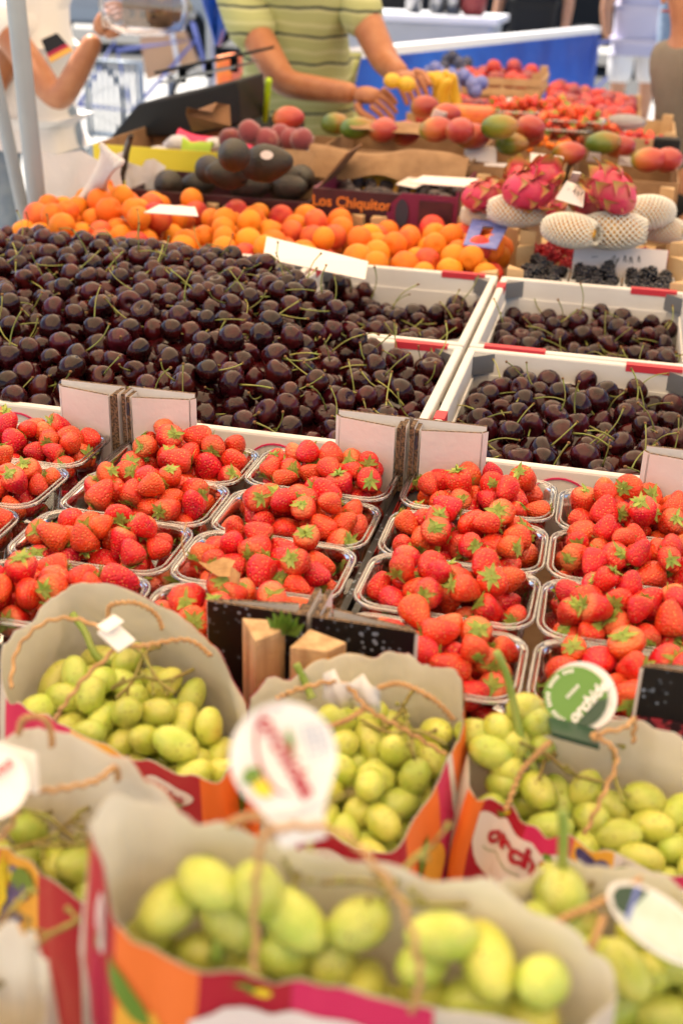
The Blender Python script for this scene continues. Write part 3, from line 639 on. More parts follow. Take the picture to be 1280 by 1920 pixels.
# dry brown leaf caught among the berries
m = MB(); p0 = at(395, 1060, .036); P = [p0+Vector((math.cos(a)*.022*(1 if i % 2 else .75), math.sin(a)*.007, .006*math.sin(2*a))) for i, a in enumerate(np.linspace(0, 6.283, 13)[:-1])]
m.add(P, [tuple(range(12))]); m.tube([p0+Vector((-.02, 0, 0)), p0+Vector((-.027, .01, .012)), p0+Vector((-.026, .02, .024))], .0006, 4)
m.slab([p0+Vector((.018, -.004, .004)), p0+Vector((.026, -.006, .0)), p0+Vector((.024, -.010, -.03)), p0+Vector((.017, -.008, -.026))], .0006)
tag(part('dry_leaf', m, M['cord'], None, True), 'dry brown leaf lying on strawberries of the middle crate', 'leaf')

# ------------------------------------------------------------------ generic fruit
def egg(name, m_, r3, seg=14, rings=10, dimple=0, pinch=0, bend=0, crease=0):
    m = MB(); prof = [(math.sin(math.pi*(i+.03)/(rings+.06)), -math.cos(math.pi*(i+.03)/(rings+.06))) for i in range(rings+1)]
    def fn(p, a):
        x, y, z = p; d = dimple*math.exp(-((x*x+y*y)/.06)); z2 = z-(d if z > 0 else 0); k = 1-pinch*max(0, z); cr = 1-crease*max(0, math.cos(a))**10*(1-abs(z)*.3)
        return Vector((x*k*cr*r3[0]+bend*z*z*r3[0], y*k*cr*r3[1], z2*r3[2]))
    m.lathe(prof, seg, 0, fn); return m.mesh(name, m_, True)
def tray(name, label, group, lo, hi, wall, m_, base_m=None, mats_front=None, th=.008, slat=None):
    """a low box: four walls butted end to end and a base; slat = (height, gap) makes wooden slats and corner posts"""
    (x0, y0, z0), (x1, y1, z1) = lo, hi; t = thing(name, label, 'crate' if slat else 'box', (0, 0, 0), 0, group)
    if slat:
        ps = .028
        for cx, sx in ((x0, 1), (x1, -1)):
            for cy, sy in ((y0, 1), (y1, -1)):
                P = [(cx, cy), (cx+sx*ps, cy), (cx, cy+sy*ps)]; P = P[::-1] if sx*sy < 0 else P
                m = MB(); m.prism(P, z0+.004, z1+slat[2]); bevel(part('corner_post', m, M['pine_light'], t), .0015)
        z = z0+.004
        while z+slat[0] < z1+.001:
            for (a, c, d, e) in ((x0-.004, x1+.004, y0-.005, y0-.0005), (x0-.004, x1+.004, y1+.0005, y1+.005), (x0-.005, x0-.0006, y0, y1), (x1+.0006, x1+.005, y0, y1)):
                m = MB(); m.box((a, d, z), (c, e, z+slat[0])); part('slat', m, M['pine_light'], t)
            z += slat[0]+slat[1]
        m = MB(); m.box((x0+.001, y0+.001, z0), (x1-.001, y1-.001, z0+.0035)); part('base', m, M['pine_light'], t)
    else:
        for i, (a, c, d, e) in enumerate(((x0, x1, y0, y0+th*.5), (x0, x1, y1-th*.5, y1), (x0, x0+th*.5, y0+th*.5, y1-th*.5), (x1-th*.5, x1, y0+th*.5, y1-th*.5))):
            m = MB(); m.box((a, d, z0), (c, e, z1)); bevel(part('side_wall', m, (mats_front if (i == 0 and mats_front) else m_), t), .001)
        m = MB(); m.box((x0+th*.5, y0+th*.5, z0), (x1-th*.5, y1-th*.5, z0+.004)); part('base', m, base_m or m_, t)
    return t
def fill(name, label, cat, group, meshes, region, z0, H, rr, n, stretch=1, ori='any', over=.6, fac=.93, child=None, K=40):
    x0, x1, y0, y1 = region; Hf = H if callable(H) else (lambda x, y: np.full_like(x, H)); out = []
    P, Q = pack(n, rect(x0, x1, y0, y1, .9), lambda x, y: np.full_like(x, z0), Hf, rr, fac=fac, K=K, over=over)
    for p, r in zip(P, Q):
        q = randq() if ori == 'any' else tilted(R(60)) if ori == 'up' else Euler((R(90)+rng.normal()*.15, 0, rng.uniform(0, 6.28)), 'XYZ').to_quaternion()
        me = meshes[int(rng.integers(len(meshes)))]
        o = tag(link(name, me, None, Vector(p), q, r), label, cat, group)
        if child and rng.random() < child[2]: link(child[0], child[1], o)
        out.append(o)
    return out
def one(name, me, label, cat, loc, rot=(0, 0, 0), sc=1, group=None): return tag(link(name, me, None, loc, rot, sc), label, cat, group)
def card(name, label, corners, scribble=True, group='blank price cards', th=.0016, words=None):
    P = [Vector(c) for c in corners]; m = MB(); m.slab(P, th, 0); t = tag(part(name, m, M['white_print'], None), label, 'price card', group)
    if scribble:            # a few pen strokes
        rt = (P[1]-P[0]); up = (P[3]-P[0]); nn = rt.cross(up).normalized()*.0006; rr_ = random.Random(len(label))
        s_ = MB()
        for k in range(5):
            a0 = .42+.07*k+rr_.uniform(-.01, .01); h0 = .55+rr_.uniform(-.05, .1); pts = [P[0]+rt*(a0+rr_.uniform(-.02, .03))+up*(h0+(.22*(j % 2)-.1))+nn for j in range(4)]
            s_.tube(crom(pts, 8), .0007, 3)
        s_.tube([P[0]+rt*.2+up*.6+nn, P[0]+rt*.26+up*.62+nn], .0006, 3)
        part('handwriting', s_, M['ink'], t)
    return t

# ------------------------------------------------------------------ apricots in three wooden trays
AP = [egg('apricot', M['apricot'] if k % 6 else M['apricot_red'], (1, .94, .98-.05*(k % 3)), 16, 12, .22, 0, 0, .07) for k in range(8)]
for x, w in ((-.9, 'leftmost'), (-.6, 'middle'), (-.3, 'right-hand')):
    tray('wooden_tray', f'{w} low wooden tray of apricots behind the white cherry crates', 'wooden apricot trays', (x+.008, .812, -.14), (x+.292, 1.185, -.035), 0, None, slat=(.028, .012, .036))
    Hf = (lambda x_, y_, x=x: (.004 if x > -.8 else .016)+(.014 if x > -.8 else .022)*np.sin(np.clip((x_-x)/.3, 0, 1)*3.14)*np.sin(np.clip((y_-.8)/.38, 0, 1)*3.14)+.008*np.sin(x_*30+y_*17))
    fill('apricot', {'leftmost': 'ripe orange apricot heaped in the leftmost wooden tray, near the metal pole', 'middle': 'ripe orange apricot with red blush in the middle wooden tray, before the avocados', 'right-hand': 'ripe orange apricot in the right-hand wooden tray, below the printed date box'}[w],
         'apricot', f'apricots in the {w} wooden tray', AP, (x+.008, x+.292, .815, 1.18), -.075, Hf, (.0222, .0270), 260, over=.7, fac=.90)
card('price_card', 'white price card lying on the apricots of the left trays', [at(270, 398, .045), at(372, 405, .045), at(366, 388, .055), at(300, 383, .055)], False)
card('price_card', 'long blank white price card leaning behind the heaped cherries', [at(493, 484, .034), at(684, 524, .018), at(690, 490, .036), at(500, 443, .052)], True)
# blue printed card at the right end of the apricots
b0 = thing('egg_tray_divider', 'blue and white printed card with a square cut-out beside the rightmost apricots', 'card')
m = MB(); a_, c_, d_, e_ = at(868, 458, .02), at(930, 466, .02), at(955, 418, .03), at(885, 410, .03)
L2 = lambda u, v: (a_*(1-u)+c_*u)*(1-v)+(e_*(1-u)+d_*u)*v
for (u0, u1, v0, v1) in ((0, .35, 0, 1), (.65, 1, 0, 1), (.35, .65, .0, .25), (.35, .65, .8, 1)): m.slab([L2(u0, v0), L2(u1, v0), L2(u1, v1), L2(u0, v1)], .002)
part('panel', m, M['blue_card'], b0)

# ------------------------------------------------------------------ avocados
AV = [egg('avocado', M['avocado'], (.86, .86, 1.3), 18, 14, .05, .28, .06) for k in range(2)]
tray('cardboard_box', 'dark purple cardboard box holding the avocados behind the apricots', 'open cardboard fruit boxes', (-.80, 1.19, -.08), (-.425, 1.425, .015), 0, M['dark_print'], M['kraft_dark'])
avs = [(438, 291, .125, 'topmost avocado of the pile, left of the one with a white sticker', 0, 10), (500, 306, .10, 'large dark avocado with a white oval sticker near the top of the pile', 80, 12), (392, 318, .06, 'dark avocado lying at the left middle of the pile', 30, 9.5),
       (425, 326, .07, 'dark avocado leaning against the middle of the pile', -50, 10), (540, 352, .03, 'dark avocado at the right bottom corner of the avocado pile', 60, 10.5), (470, 350, .03, 'dark avocado with a half hidden sticker low in the middle', 85, 10), (316, 346, .02, 'round dark avocado set apart at the left end', 10, 10),
       (372, 347, .012, 'long greenish avocado lying flat beside the round one', 90, 9), (565, 335, .04, 'dark avocado half hidden behind the right of the pile', 20, 9.5), (455, 330, .03, 'avocado buried in the middle of the pile', 40, 9.5), (530, 330, .05, 'avocado buried behind the stickered one', 70, 9.5)]
for u, v, z, lb, an, rr_ in avs:
    p = at(u, v, z); s_ = rr_*.0035; o = one('avocado', AV[0], lb, 'avocado', p, (R(80), R(12), R(an)), s_, 'avocados piled behind the apricots')
    if 'white oval sticker' in lb:
        m = MB(); d = (Vector(CP)-p).normalized(); q = d.to_track_quat('Z', 'Y'); off_ = p+d*(s_*.88)+Vector((0, 0, s_*.35)); n_ = 14
        Mi = (Matrix.LocRotScale(p, Euler((R(80), R(12), R(an))), Vector((s_,)*3))).inverted()
        P = []
        for i in range(n_):
            w_ = q @ Vector((math.cos(i/n_*6.283)*.012, math.sin(i/n_*6.283)*.008, 0)); P.append(Mi @ (off_+w_))
        m.add(P, [tuple(range(n_))]); part('sticker', m, M['white_print'], o)
# open brown box with a yellow side
yb = tray('cardboard_box', 'open brown cardboard box with a bright yellow front behind the avocados', 'open cardboard fruit boxes', (-1.0, 1.455, -.03), (-.51, 1.80, .055), 0, M['kraft'], M['kraft'], M['gold'])
m = MB(); P = [Vector((-.90+.03*i, 1.60+.03*math.sin(i*2.1), .02+.016*((i*7) % 3))) for i in range(6)]
for i, p in enumerate(P): m.sphere(p, (.03, .025, .018), 7, 5)
o = tag(part('crumpled_tissue', m, M['tissue'], None, True), 'crumpled bluish white tissue paper inside the yellow fronted box', 'tissue paper')
m = MB(); m.slab([at(540, 372, .0), at(588, 374, .0), at(592, 284, .09), at(520, 278, .09)], .004); tag(part('card_flap', m, M['kraft'], None), 'tall pale cardboard flap standing right of the avocados', 'cardboard')
# white napkin and twigs at the left
m = MB(); c = at(270, 330, .03); V = []
for i in range(5):
    for j in range(6): V.append(c+Vector((-.045+.018*j, .012*math.sin(j*2+i), -.06+.022*i+.012*math.sin(j*1.7+i*2))))
m.add(V, [(i*6+j, i*6+j+1, i*6+j+7, i*6+j+6) for i in range(4) for j in range(5)]); tag(part('paper_napkin', m, M['tissue'], None, True), 'crumpled white paper at the left end of the avocado box', 'paper')
m = MB(); m.tube(crom([at(222, 350, .0), at(232, 310, .05), at(238, 280, .09), at(246, 255, .13)], 8), [.012, .010, .009, .008, .008, .007, .007, .006, .005], 8); tag(part('grey_hook', m, M['avocado'], None, True), 'dark curved stalk standing upright before the yellow box', 'stalk')
# bunch of cream plastic bags hanging by the pole
pb = thing('carrier_bag_bundle', 'bundle of thin cream plastic bags bunched up beside the metal pole', 'bags')
for k in range(7):
    m = MB(); a = at(170+6*k, 400-4*k, .0); c = at(192+3*k, 290+5*k, .10); w_ = .018
    P = crom([a+Vector((-.05+.012*k, 0, 0)), a.lerp(c, .4)+Vector((-.01, -.01, 0)), c, c+Vector((.004*k, 0, .02))], 8)
    m.tube(P, [.009, .010, .007, .008, .005, .004, .005, .007, .004], 7); part('bag', m, M['tissue'], pb, True)
m = MB(); c = at(150, 372, -.0); V = [c+Vector((-.09+.045*j, .02*((i+j) % 2), -.05+.045*i+.015*math.sin(j*3+i))) for i in range(4) for j in range(5)]
m.add(V, [(i*5+j, i*5+j+1, i*5+j+6, i*5+j+5) for i in range(3) for j in range(4)]); tag(part('white_paper', m, M['tissue'], None, True), 'loose white sheet sticking out beside the metal pole', 'paper')

# ------------------------------------------------------------------ printed date box
db = thing('date_box', 'maroon cardboard box of dark dates with orange lettering on its front', 'box')
X0, X1, Y0, Y1, Z0, Z1 = -.42, -.13, 1.20, 1.50, -.08, .052
for nm, a, c, m_ in (('front_wall', (X0, Y0, Z0), (X1-.0, Y0+.006, Z1-.010), 'dark_print'), ('back_wall', (X0, Y1-.006, Z0), (X1, Y1, Z1-.005), 'kraft_dark'), ('side_wall', (X0, Y0+.006, Z0), (X0+.006, Y1-.006, Z1-.01), 'purple_print'), ('side_wall', (X1-.006, Y0+.006, Z0), (X1, Y1-.006, Z1+.0), 'purple_print'), ('base', (X0+.006, Y0+.006, Z0), (X1-.006, Y1-.006, Z0+.004), 'kraft')):
    m = MB(); m.box(a, c); part(nm, m, M[m_], db)
m = MB(); m.slab([(X1-.155, Y0-.002, -.06), (X1+.0, Y0-.002, -.06), (X1+.0, Y0-.002, .045), (X1-.11, Y0-.002, .045), (X1-.135, Y0-.002, .02)], .004); part('corner_panel', m, M['purple_print'], db)
m = MB(); n_ = 20; m.add([(X1-.108+.013*math.cos(i/n_*6.283), Y0-.0072, .008+.026*math.sin(i/n_*6.283)) for i in range(n_)], [tuple(range(n_))]); part('dark_emblem', m, M['ink'], db)
m = MB(); m.box((X1-.075, Y0-.0078, -.012), (X1-.010, Y0-.0060, .034)); part('dark_window', m, M['dark_print'], db)
m = MB(); m.box((X1-.095, Y0-.0078, -.036), (X1-.030, Y0-.0060, -.022)); part('white_label', m, M['white_print'], db)
text_on('lettering', 'Los Chiquitos', .0285, M['orange_ink'], db, (X0+.080, Y0-.0012, .018), (1, 0, 0), (0, 0, 1), .02)
m = MB(); m.slab([(X0+.002, Y0+.03, Z1-.02), (X0+.002, Y0+.20, Z1-.02), (X0+.055, Y0+.19, Z1+.05), (X0+.055, Y0+.06, Z1+.05)], .003); part('flap', m, M['kraft_dark'], db)
m = MB(); m.slab([(X1-.10, Y0+.01, Z1+.012), (X1+.01, Y0+.01, Z1+.012), (X1+.03, Y0+.06, Z1+.02), (X1-.08, Y0+.05, Z1+.02)], .002); part('top_flap', m, M['white_print'], db)
FG = [egg('date', M['fig'], (.72, .72, 1.25), 10, 8) for _ in range(2)]
fill('date', 'wrinkled dark date among the others in the maroon printed box', 'date', 'dates in the maroon box', FG, (X0+.008, X1-.008, Y0+.008, Y1-.008), -.03, lambda x, y: .018+.022*(y-Y0)/.3, (.0155, .019), 150, over=.6)
card('price_card', 'white price card lying tilted on the dark dates', [at(742, 345, .04), at(778, 352, .04), at(822, 330, .045), at(790, 318, .05)], False)

# ------------------------------------------------------------------ blackberries, raspberries
def drupe(name, m_, n=26, el=1.2):
    m = MB(); m.sphere((0, 0, 0), (.72, .72, .72*el), 8, 6)
    for i in range(n):
        z = 1-2*(i+.5)/n; a = i*2.39996; s_ = math.sqrt(1-z*z); m.sphere((s_*math.cos(a)*.72, s_*math.sin(a)*.72, z*.74*el), .29, 6, 4)
    return m.mesh(name, m_, True)
BB = [drupe('blackberry', M['blackberry'], 24, 1.25)]; RB = [drupe('raspberry', M['raspberry'], 22, 1.1)]
tray('wooden_tray', 'low wooden tray holding white baskets of blackberries behind the half-filled cherry crate', 'wooden apricot trays', (.008, .812, -.11), (.292, 1.0, -.03), 0, None, slat=(.026, .012, .040))
for i in range(3):
    for j in range(2):
        x, y = .018+i*.088, .818+j*.085; w_ = ['left', 'middle', 'right'][i]; v_ = ['near', 'far'][j]
        t = tray('white_basket', f'small white basket of blackberries, {w_} one of the {v_} row', 'small white berry baskets', (x, y, -.10), (x+.084, y+.081, -.022), 0, M['crate_white'], th=.004)
        fill('blackberry', f'black shiny blackberry in the {w_} basket of the {v_} row', 'blackberry', f'blackberries in the {w_} {v_} basket', BB, (x+.003, x+.081, y+.003, y+.078), -.05, lambda a, c, x=x, y=y: -.004-8*(a-x-.042)**2+0*c, (.0105, .0135), 40, over=.7)
card('price_card', 'long white price card with pen writing standing behind the blackberries', [(.105, .975, -.03), (.262, .975, -.03), (.262, .985, .022), (.105, .985, .022)], True)
tray('wooden_tray', 'wooden tray of raspberries under the net-wrapped mangoes', 'wooden apricot trays', (.008, 1.015, -.11), (.292, 1.19, -.01), 0, None, slat=(.026, .012, .040))
fill('raspberry', 'red raspberry showing under the foam netted mangoes', 'raspberry', 'raspberries behind the white card', RB, (.012, .288, 1.02, 1.09), -.04, -.0, (.011, .014), 60, over=.7)

# ------------------------------------------------------------------ netted mangoes and dragonfruits
YM = egg('flesh', M['ymango'], (.77, .75, 1.34), 16, 12, 0, .1)
def net_mesh(open_end=True):
    rows, cols = 22, 16; m = MB(); V = []
    for i in range(rows+1):
        z = -1.5+3.0*i/rows; r = .82*math.sqrt(max(.10, 1-(z/1.75)**2)); r = max(r, .42)
        for j in range(cols):
            a = 2*math.pi*(j+.5*(i % 2))/cols; V.append((r*math.cos(a), r*math.sin(a), z))
    Fs = []
    for i in range(rows-1):
        for j in range(cols):
            k = i % 2; a = i*cols+j; r_ = (i+1)*cols+((j+k) % cols); l_ = (i+1)*cols+((j-1+k) % cols); Fs.append((a, r_, (i+2)*cols+j, l_))
    m.add(V, Fs); me = m.mesh('n', M['foam'], True); o = bpy.data.objects.new('n', me); C.objects.link(o); w = o.modifiers.new('w', 'WIREFRAME'); w.thickness = .115; w.use_even_offset = False
    dg = bpy.context.evaluated_depsgraph_get(); me2 = bpy.data.meshes.new_from_object(o.evaluated_get(dg)); C.objects.unlink(o); bpy.data.objects.remove(o); return me2
NET = net_mesh()
tray('wooden_tray', 'wooden tray of netted mangoes and pink dragonfruits behind the raspberries', 'wooden apricot trays', (-.125, 1.205, -.06), (.275, 1.44, .03), 0, None, slat=(.026, .012, .022))
for u, v, z, an, lb, s_ in ((968, 395, .06, 82, 'yellow mango in a white foam net lying left, below the big dragonfruit', .050), (1070, 432, .055, 60, 'yellow mango in a white foam net lying nearest in the middle', .050), (1148, 432, .055, 95, 'yellow mango in a white foam net with its knotted end to the right', .055), (1212, 398, .065, -50, 'yellow mango in a white foam net standing at the right end', .052), (1100, 408, .06, 30, 'yellow mango with its foam net pulled half off in the middle', .045), (905, 405, .03, 80, 'yellow mango in a foam net low at the left by the wooden post', .040), (1240, 430, .03, 70, 'yellow mango beneath the right-hand netted one', .042)):
    p = at(u, v, z); t = thing('netted_mango', lb, 'mango', p, 0, 'yellow mangoes in white foam nets'); t.rotation_euler = (R(88), R(6), R(an)); t.scale = (s_*.68,)*3
    link('flesh', YM, t)
    if 'half off' not in lb: link('foam_net', NET, t)
    else: link('foam_net', NET, t, (0, 0, -.9), None, (1, 1, .5))
DF = egg('body', M['dragon'], (.84, .84, 1.25), 18, 12)
def fin_mesh(L_):
    m = MB(); V = []
    for u, w in ((0, 1), (.45, .75), (.8, .35), (1, .04)):
        for s_ in (-1, 0, 1): V.append((s_*w*.015, .004*(1-abs(s_))+.014*u*u, u*L_))
    m.add(V, [(r_*3+j, r_*3+j+1, r_*3+j+4, r_*3+j+3) for r_ in range(3) for j in range(2)]); return m.mesh('scale', M['dragon_fin'], True)
FN = fin_mesh(.020)
for u, v, z, rot, lb, s_ in ((903, 368, .07, (75, 0, 80), 'pink dragonfruit at the left end beside the maroon date box', .046), (990, 357, .10, (80, 0, 60), 'largest pink dragonfruit, behind the left netted mango', .060), (1015, 335, .12, (60, 0, 20), 'pink dragonfruit half hidden behind the largest one', .050), (1035, 385, .05, (80, 0, 120), 'pink dragonfruit squeezed low between netted mango and price tag', .042), (1120, 380, .09, (70, 0, -40), 'pink dragonfruit with green tips at the right, nearer one', .055), (1150, 360, .12, (50, 0, -80), 'pink dragonfruit at the right, behind its neighbour', .052), (970, 340, .09, (30, 0, 0), 'small dragonfruit with yellow green tips standing behind the largest', .038)):
    p = at(u, v, z); t = thing('dragonfruit', lb, 'dragonfruit', p, 0, 'pink dragonfruits'); t.rotation_euler = [R(a) for a in rot]
    s_ *= .68; link('body', DF, t, None, None, s_)
    for i in range(20):
        zz = -.95+2.1*i/19; a = i*2.4; rr_ = s_*.83*math.sqrt(max(.05, 1-(zz/1.25)**2)); d = Vector((math.cos(a), math.sin(a), .9)).normalized()
        q = d.to_track_quat('Z', 'Y'); link('scale', FN, t, (rr_*math.cos(a), rr_*math.sin(a), zz*s_), q, 1.0)
card('price_card', 'small white price tag standing between the two groups of dragonfruit', [at(1040, 372, .10), at(1092, 388, .095), at(1096, 350, .12), at(1062, 338, .13)], True)
m = MB(); m.slab([at(1062, 350, .11), at(1078, 352, .11), at(1088, 326, .14), at(1072, 324, .14)], .003); tag(part('tag_holder', m, M['white_paint'], None), 'white clip holding the small price tag among the dragonfruits', 'clip')

# ------------------------------------------------------------------ mangoes and papers in brown trays further back
MG = [egg('mango', M['mango'], (.80, .70, 1.12), 16, 12, .03, .08, .10), egg('mango', M['mango_red'], (.82, .72, 1.08), 16, 12, .03, .08, .10)]
tray('cardboard_box', 'open brown cardboard box with white and yellow wrapping behind the dates', 'open cardboard fruit boxes', (-.49, 1.53, -.028), (-.17, 1.86, .07), 0, M['kraft'], M['kraft_dark'])
tray('cardboard_box', 'brown cardboard box of mangoes behind the dragonfruits', 'open cardboard fruit boxes', (-.15, 1.46, -.028), (.05, 1.90, .065), 0, M['kraft'], M['kraft_dark'])
tray('cardboard_box', 'low brown cardboard box with a green mango and red berries at the right edge', 'open cardboard fruit boxes', (.06, 1.47, -.028), (.285, 1.90, .055), 0, M['kraft'], M['kraft_dark'])
mgs = [(540, 222, .10, 1, 'red and yellow mango beside the lime stick, left of the others', 70), (628, 232, .10, 0, 'green mango under the vendor hands, left one of two', 60), (668, 240, .10, 0, 'green mango under the vendor hands, right one of two', 90), (717, 245, .10, 1, 'green and orange mango right of the two green ones', 50), (722, 240, .08, 1, 'mango tucked behind the green and orange one', 30), (818, 243, .12, 1, 'large red mango with a green end left of the red and green group', 85), (862, 245, .13, 1, 'red mango standing behind the large red one', 20), (885, 255, .11, 1, 'rosy red mango nearest in the middle of the mango box', 75), (935, 238, .14, 0, 'dark green mango on top of the mango box', 70), (958, 270, .10, 0, 'green and orange mango at the front right of the mango box', 60), (985, 255, .11, 1, 'yellow red mango behind the front right one', 95), (992, 240, .13, 1, 'pink mango at the back right of the mango box', 30),
       (835, 215, .12, 1, 'dark red mango lying beside the folded paper below the hands', 60), (795, 200, .12, 1, 'bright red fruit just right of the vendor hands', 60), (1065, 288, .08, 1, 'glossy red mango alone behind the white cards', 80), (1130, 268, .10, 0, 'green mango with a red side at the right', 85), (1160, 275, .09, 1, 'red mango touching the green one at the right', 60), (1215, 300, .08, 1, 'dull red mango near the right edge', 80), (1250, 300, .08, 1, 'orange red mango at the very right edge of the stall', 30), (760, 250, .09, 1, 'mango in the shade of the folded paper', 40)]
for u, v, z, k, lb, an in mgs: one('mango', MG[k], lb, 'mango', at(u, v, z), (R(82), R(random.uniform(-15, 15)), R(an)), .038*random.uniform(.92, 1.05), 'mangoes')
def crumple(name, label, cat, c, w, h, m_, amp=.02, nx=9, ny=4, droop=.03, rz=0):
    m = MB(); V = []; rr_ = random.Random(hash(label) % 999 if False else len(label)*7)
    for j in range(ny):
        for i in range(nx):
            x = -w/2+w*i/(nx-1); V.append(Vector(c)+Matrix.Rotation(rz, 3, 'Z') @ Vector((x, (j-ny/2)*h*.5+rr_.uniform(-1, 1)*amp*.4, -abs(j-ny/2)*droop+rr_.uniform(-1, 1)*amp)))
    m.add(V, [(j*nx+i, j*nx+i+1, (j+1)*nx+i+1, (j+1)*nx+i) for j in range(ny-1) for i in range(nx-1)]); o = part(name, m, m_, None, True); s_ = o.modifiers.new('s', 'SUBSURF'); s_.levels = 1; s_.render_levels = 1
    return tag(o, label, cat)
crumple('brown_paper', 'crumpled brown packing paper hanging over the box behind the dates', 'packing paper', at(730, 272, .10), .34, .05, M['kraft'], .016)
crumple('printed_wrapper', 'white and yellow printed wrapping inside the box behind the dates', 'wrapping', at(725, 300, .055), .26, .05, M['tissue'], .010)
crumple('yellow_wrapper', 'yellow part of the wrapping behind the dates', 'wrapping', at(735, 303, .065), .17, .03, M['ymango'], .012)
crumple('folded_paper', 'sheet of brown paper spread below the vendor hands', 'paper', at(745, 225, .12), .20, .07, M['kraft'], .008, droop=.01)
m = MB(); m.slab([at(800, 240, .12), at(835, 232, .12), at(838, 212, .15), at(815, 205, .16)], .002); tag(part('white_card', m, M['white_print'], None), 'small pale folded card right of the brown paper', 'card')
crumple('pink_tissue', 'crumpled bright pink tissue paper in the box beside the scale', 'tissue paper', at(435, 245, .075), .26, .06, M['pink_tissue'], .018)
crumple('lime_tissue', 'lime green leaf wrap poking out of the pink tissue left', 'wrap', at(372, 252, .08), .07, .03, M['green_tissue'], .012, 5)
crumple('lime_tissue', 'lime green leaf wrap poking out of the pink tissue middle', 'wrap', at(437, 250, .085), .06, .03, M['green_tissue'], .012, 5)
PC = [egg('peach', M['peach'], (1, .97, .95), 16, 12, .2, 0, 0, .06)]
for u, v, z, lb in ((468, 247, .105, 'dusky pink peach highest behind the avocados'), (500, 262, .09, 'dusky pink peach in the middle behind the avocados'), (525, 255, .09, 'dusky pink peach third from the left behind the avocados'), (545, 262, .085, 'dusky pink peach squeezed between two others'), (566, 262, .09, 'dusky pink peach at the right end behind the avocados'), (432, 262, .08, 'dusky pink peach half hidden behind the topmost avocado'), (485, 262, .06, 'dusky pink peach in the lower layer'), (380, 285, .04, 'small pink fruit lying in the yellow fronted box')):
    one('peach', PC[0], lb, 'peach', at(u, v, z), (random.random(), random.random(), random.random()*6), .027, 'dusky peaches')
crumple('white_tissue', 'white tissue paper sheet behind the dusky peaches', 'tissue paper', at(548, 238, .10), .10, .05, M['tissue'], .01, 6)
m = MB(); m.slab([at(360, 246, .09), at(430, 236, .12), at(428, 196, .16), at(405, 192, .165), at(395, 210, .15), at(372, 206, .15), at(350, 200, .16), at(348, 214, .14)], .004); tag(part('cardboard_corner', m, M['kraft_dark'], None), 'brown notched cardboard corner standing before the black scale', 'cardboard')
m = MB(); m.tube([at(497, 225, .06), at(504, 150, .17)], .008, 10); tag(part('lime_stick', m, M['lime'], None, True), 'bright lime plastic stick standing upright left of the vendor arm', 'stick')
for i, (lb, P) in enumerate((('blank white price card before the green and orange mangoes', [at(868, 300, .06), at(930, 306, .06), at(930, 276, .09), at(872, 268, .09)]), ('wide white price card before the lone red mango', [at(992, 318, .06), at(1048, 325, .06), at(1055, 294, .09), at(994, 286, .09)]), ('small white price card at the right, below the green mango', [at(1098, 302, .06), at(1124, 304, .06), at(1126, 288, .08), at(1104, 286, .08)]), ('small square white price card further right', [at(1158, 308, .06), at(1184, 312, .06), at(1184, 294, .08), at(1160, 292, .08)]), ('white price card lying behind the dragonfruits at the left', [at(905, 322, .05), at(958, 322, .05), at(955, 306, .065), at(908, 306, .065)]))):
    card('price_card', lb, P, False)

# ------------------------------------------------------------------ far end: berries, bananas, plums
def far_punnet(u, v, z, label, m_key, cat, rr, sc=1, n=50):
    p = at(u, v, z); t = thing('punnet', label, 'punnet', p, 0, 'clear punnets at the far end'); link('tray', PM, t, None, None, sc); link('rim', RM, t, None, None, sc)
    a, b = .062*sc, .040*sc
    Q, q_ = pack(n, rect(p.x-a, p.x+a, p.y-b, p.y+b, .8), lambda x, y: np.full_like(x, p.z-.04*sc), lambda x, y: np.full_like(x, p.z+.024*sc), rr, fac=.9, K=24, over=.7)
    return Q, q_
fb_v, fb_f, fb_m, fb_o = [], [], [], 0
for u, v, z, w in ((1050, 238, .09, 'nearest'), (1075, 222, .11, 'second'), (1015, 205, .10, 'third'), (960, 205, .10, 'fourth'), (1120, 245, .07, 'fifth'), (1190, 270, .05, 'rightmost')):
    Q, q_ = far_punnet(u, v, z, f'clear punnet of red berries at the far end, {w} one', 'straw', 'strawberry', (.013, .017), 1.1)
    for p, r in zip(Q, q_):
        k = int(rng.integers(8)); A = np.array(Matrix.LocRotScale(Vector(p), berry_q(rng.random()), Vector((r, r, r))))[:3]
        for tm, mi in ((BT[k], 0), (CT[k % 6], 1)): fb_f += [tuple(j+fb_o for j in f) for f in tm.f]; fb_m += [mi]*len(tm.f); V = np.array(tm.v)@A[:, :3].T+A[:, 3]; fb_v.append(V/.018); fb_o += len(V)
me = bpy.data.meshes.new('far_strawberries'); me.from_pydata(np.concatenate(fb_v).tolist(), [], fb_f); me.materials.append(M['straw']); me.materials.append(M['calyx'])
me.polygons.foreach_set('material_index', fb_m); me.polygons.foreach_set('use_smooth', [True]*len(fb_f)); tag(link('far_strawberries', me, sc=.018), 'strawberries in the clear punnets at the far end of the stall', 'strawberries', kind='stuff')
m = MB(); 
for k in range(4): pass
def banana(u, v, z, rz, lb):
    p = at(u, v, z); P = crom([(-.06, 0, 0), (-.035, 0, .022), (0, 0, .030), (.035, 0, .022), (.062, 0, -.002)], 10)
    m = MB(); m.tube(P, [.004, .012, .016, .0175, .018, .018, .018, .017, .015, .010, .004], 8); o = part('banana', m, M['banana'], None, True); o.location = p; o.rotation_euler = (R(-60), R(70), rz)
    tag(o, lb, 'banana', 'bananas right of the hands')
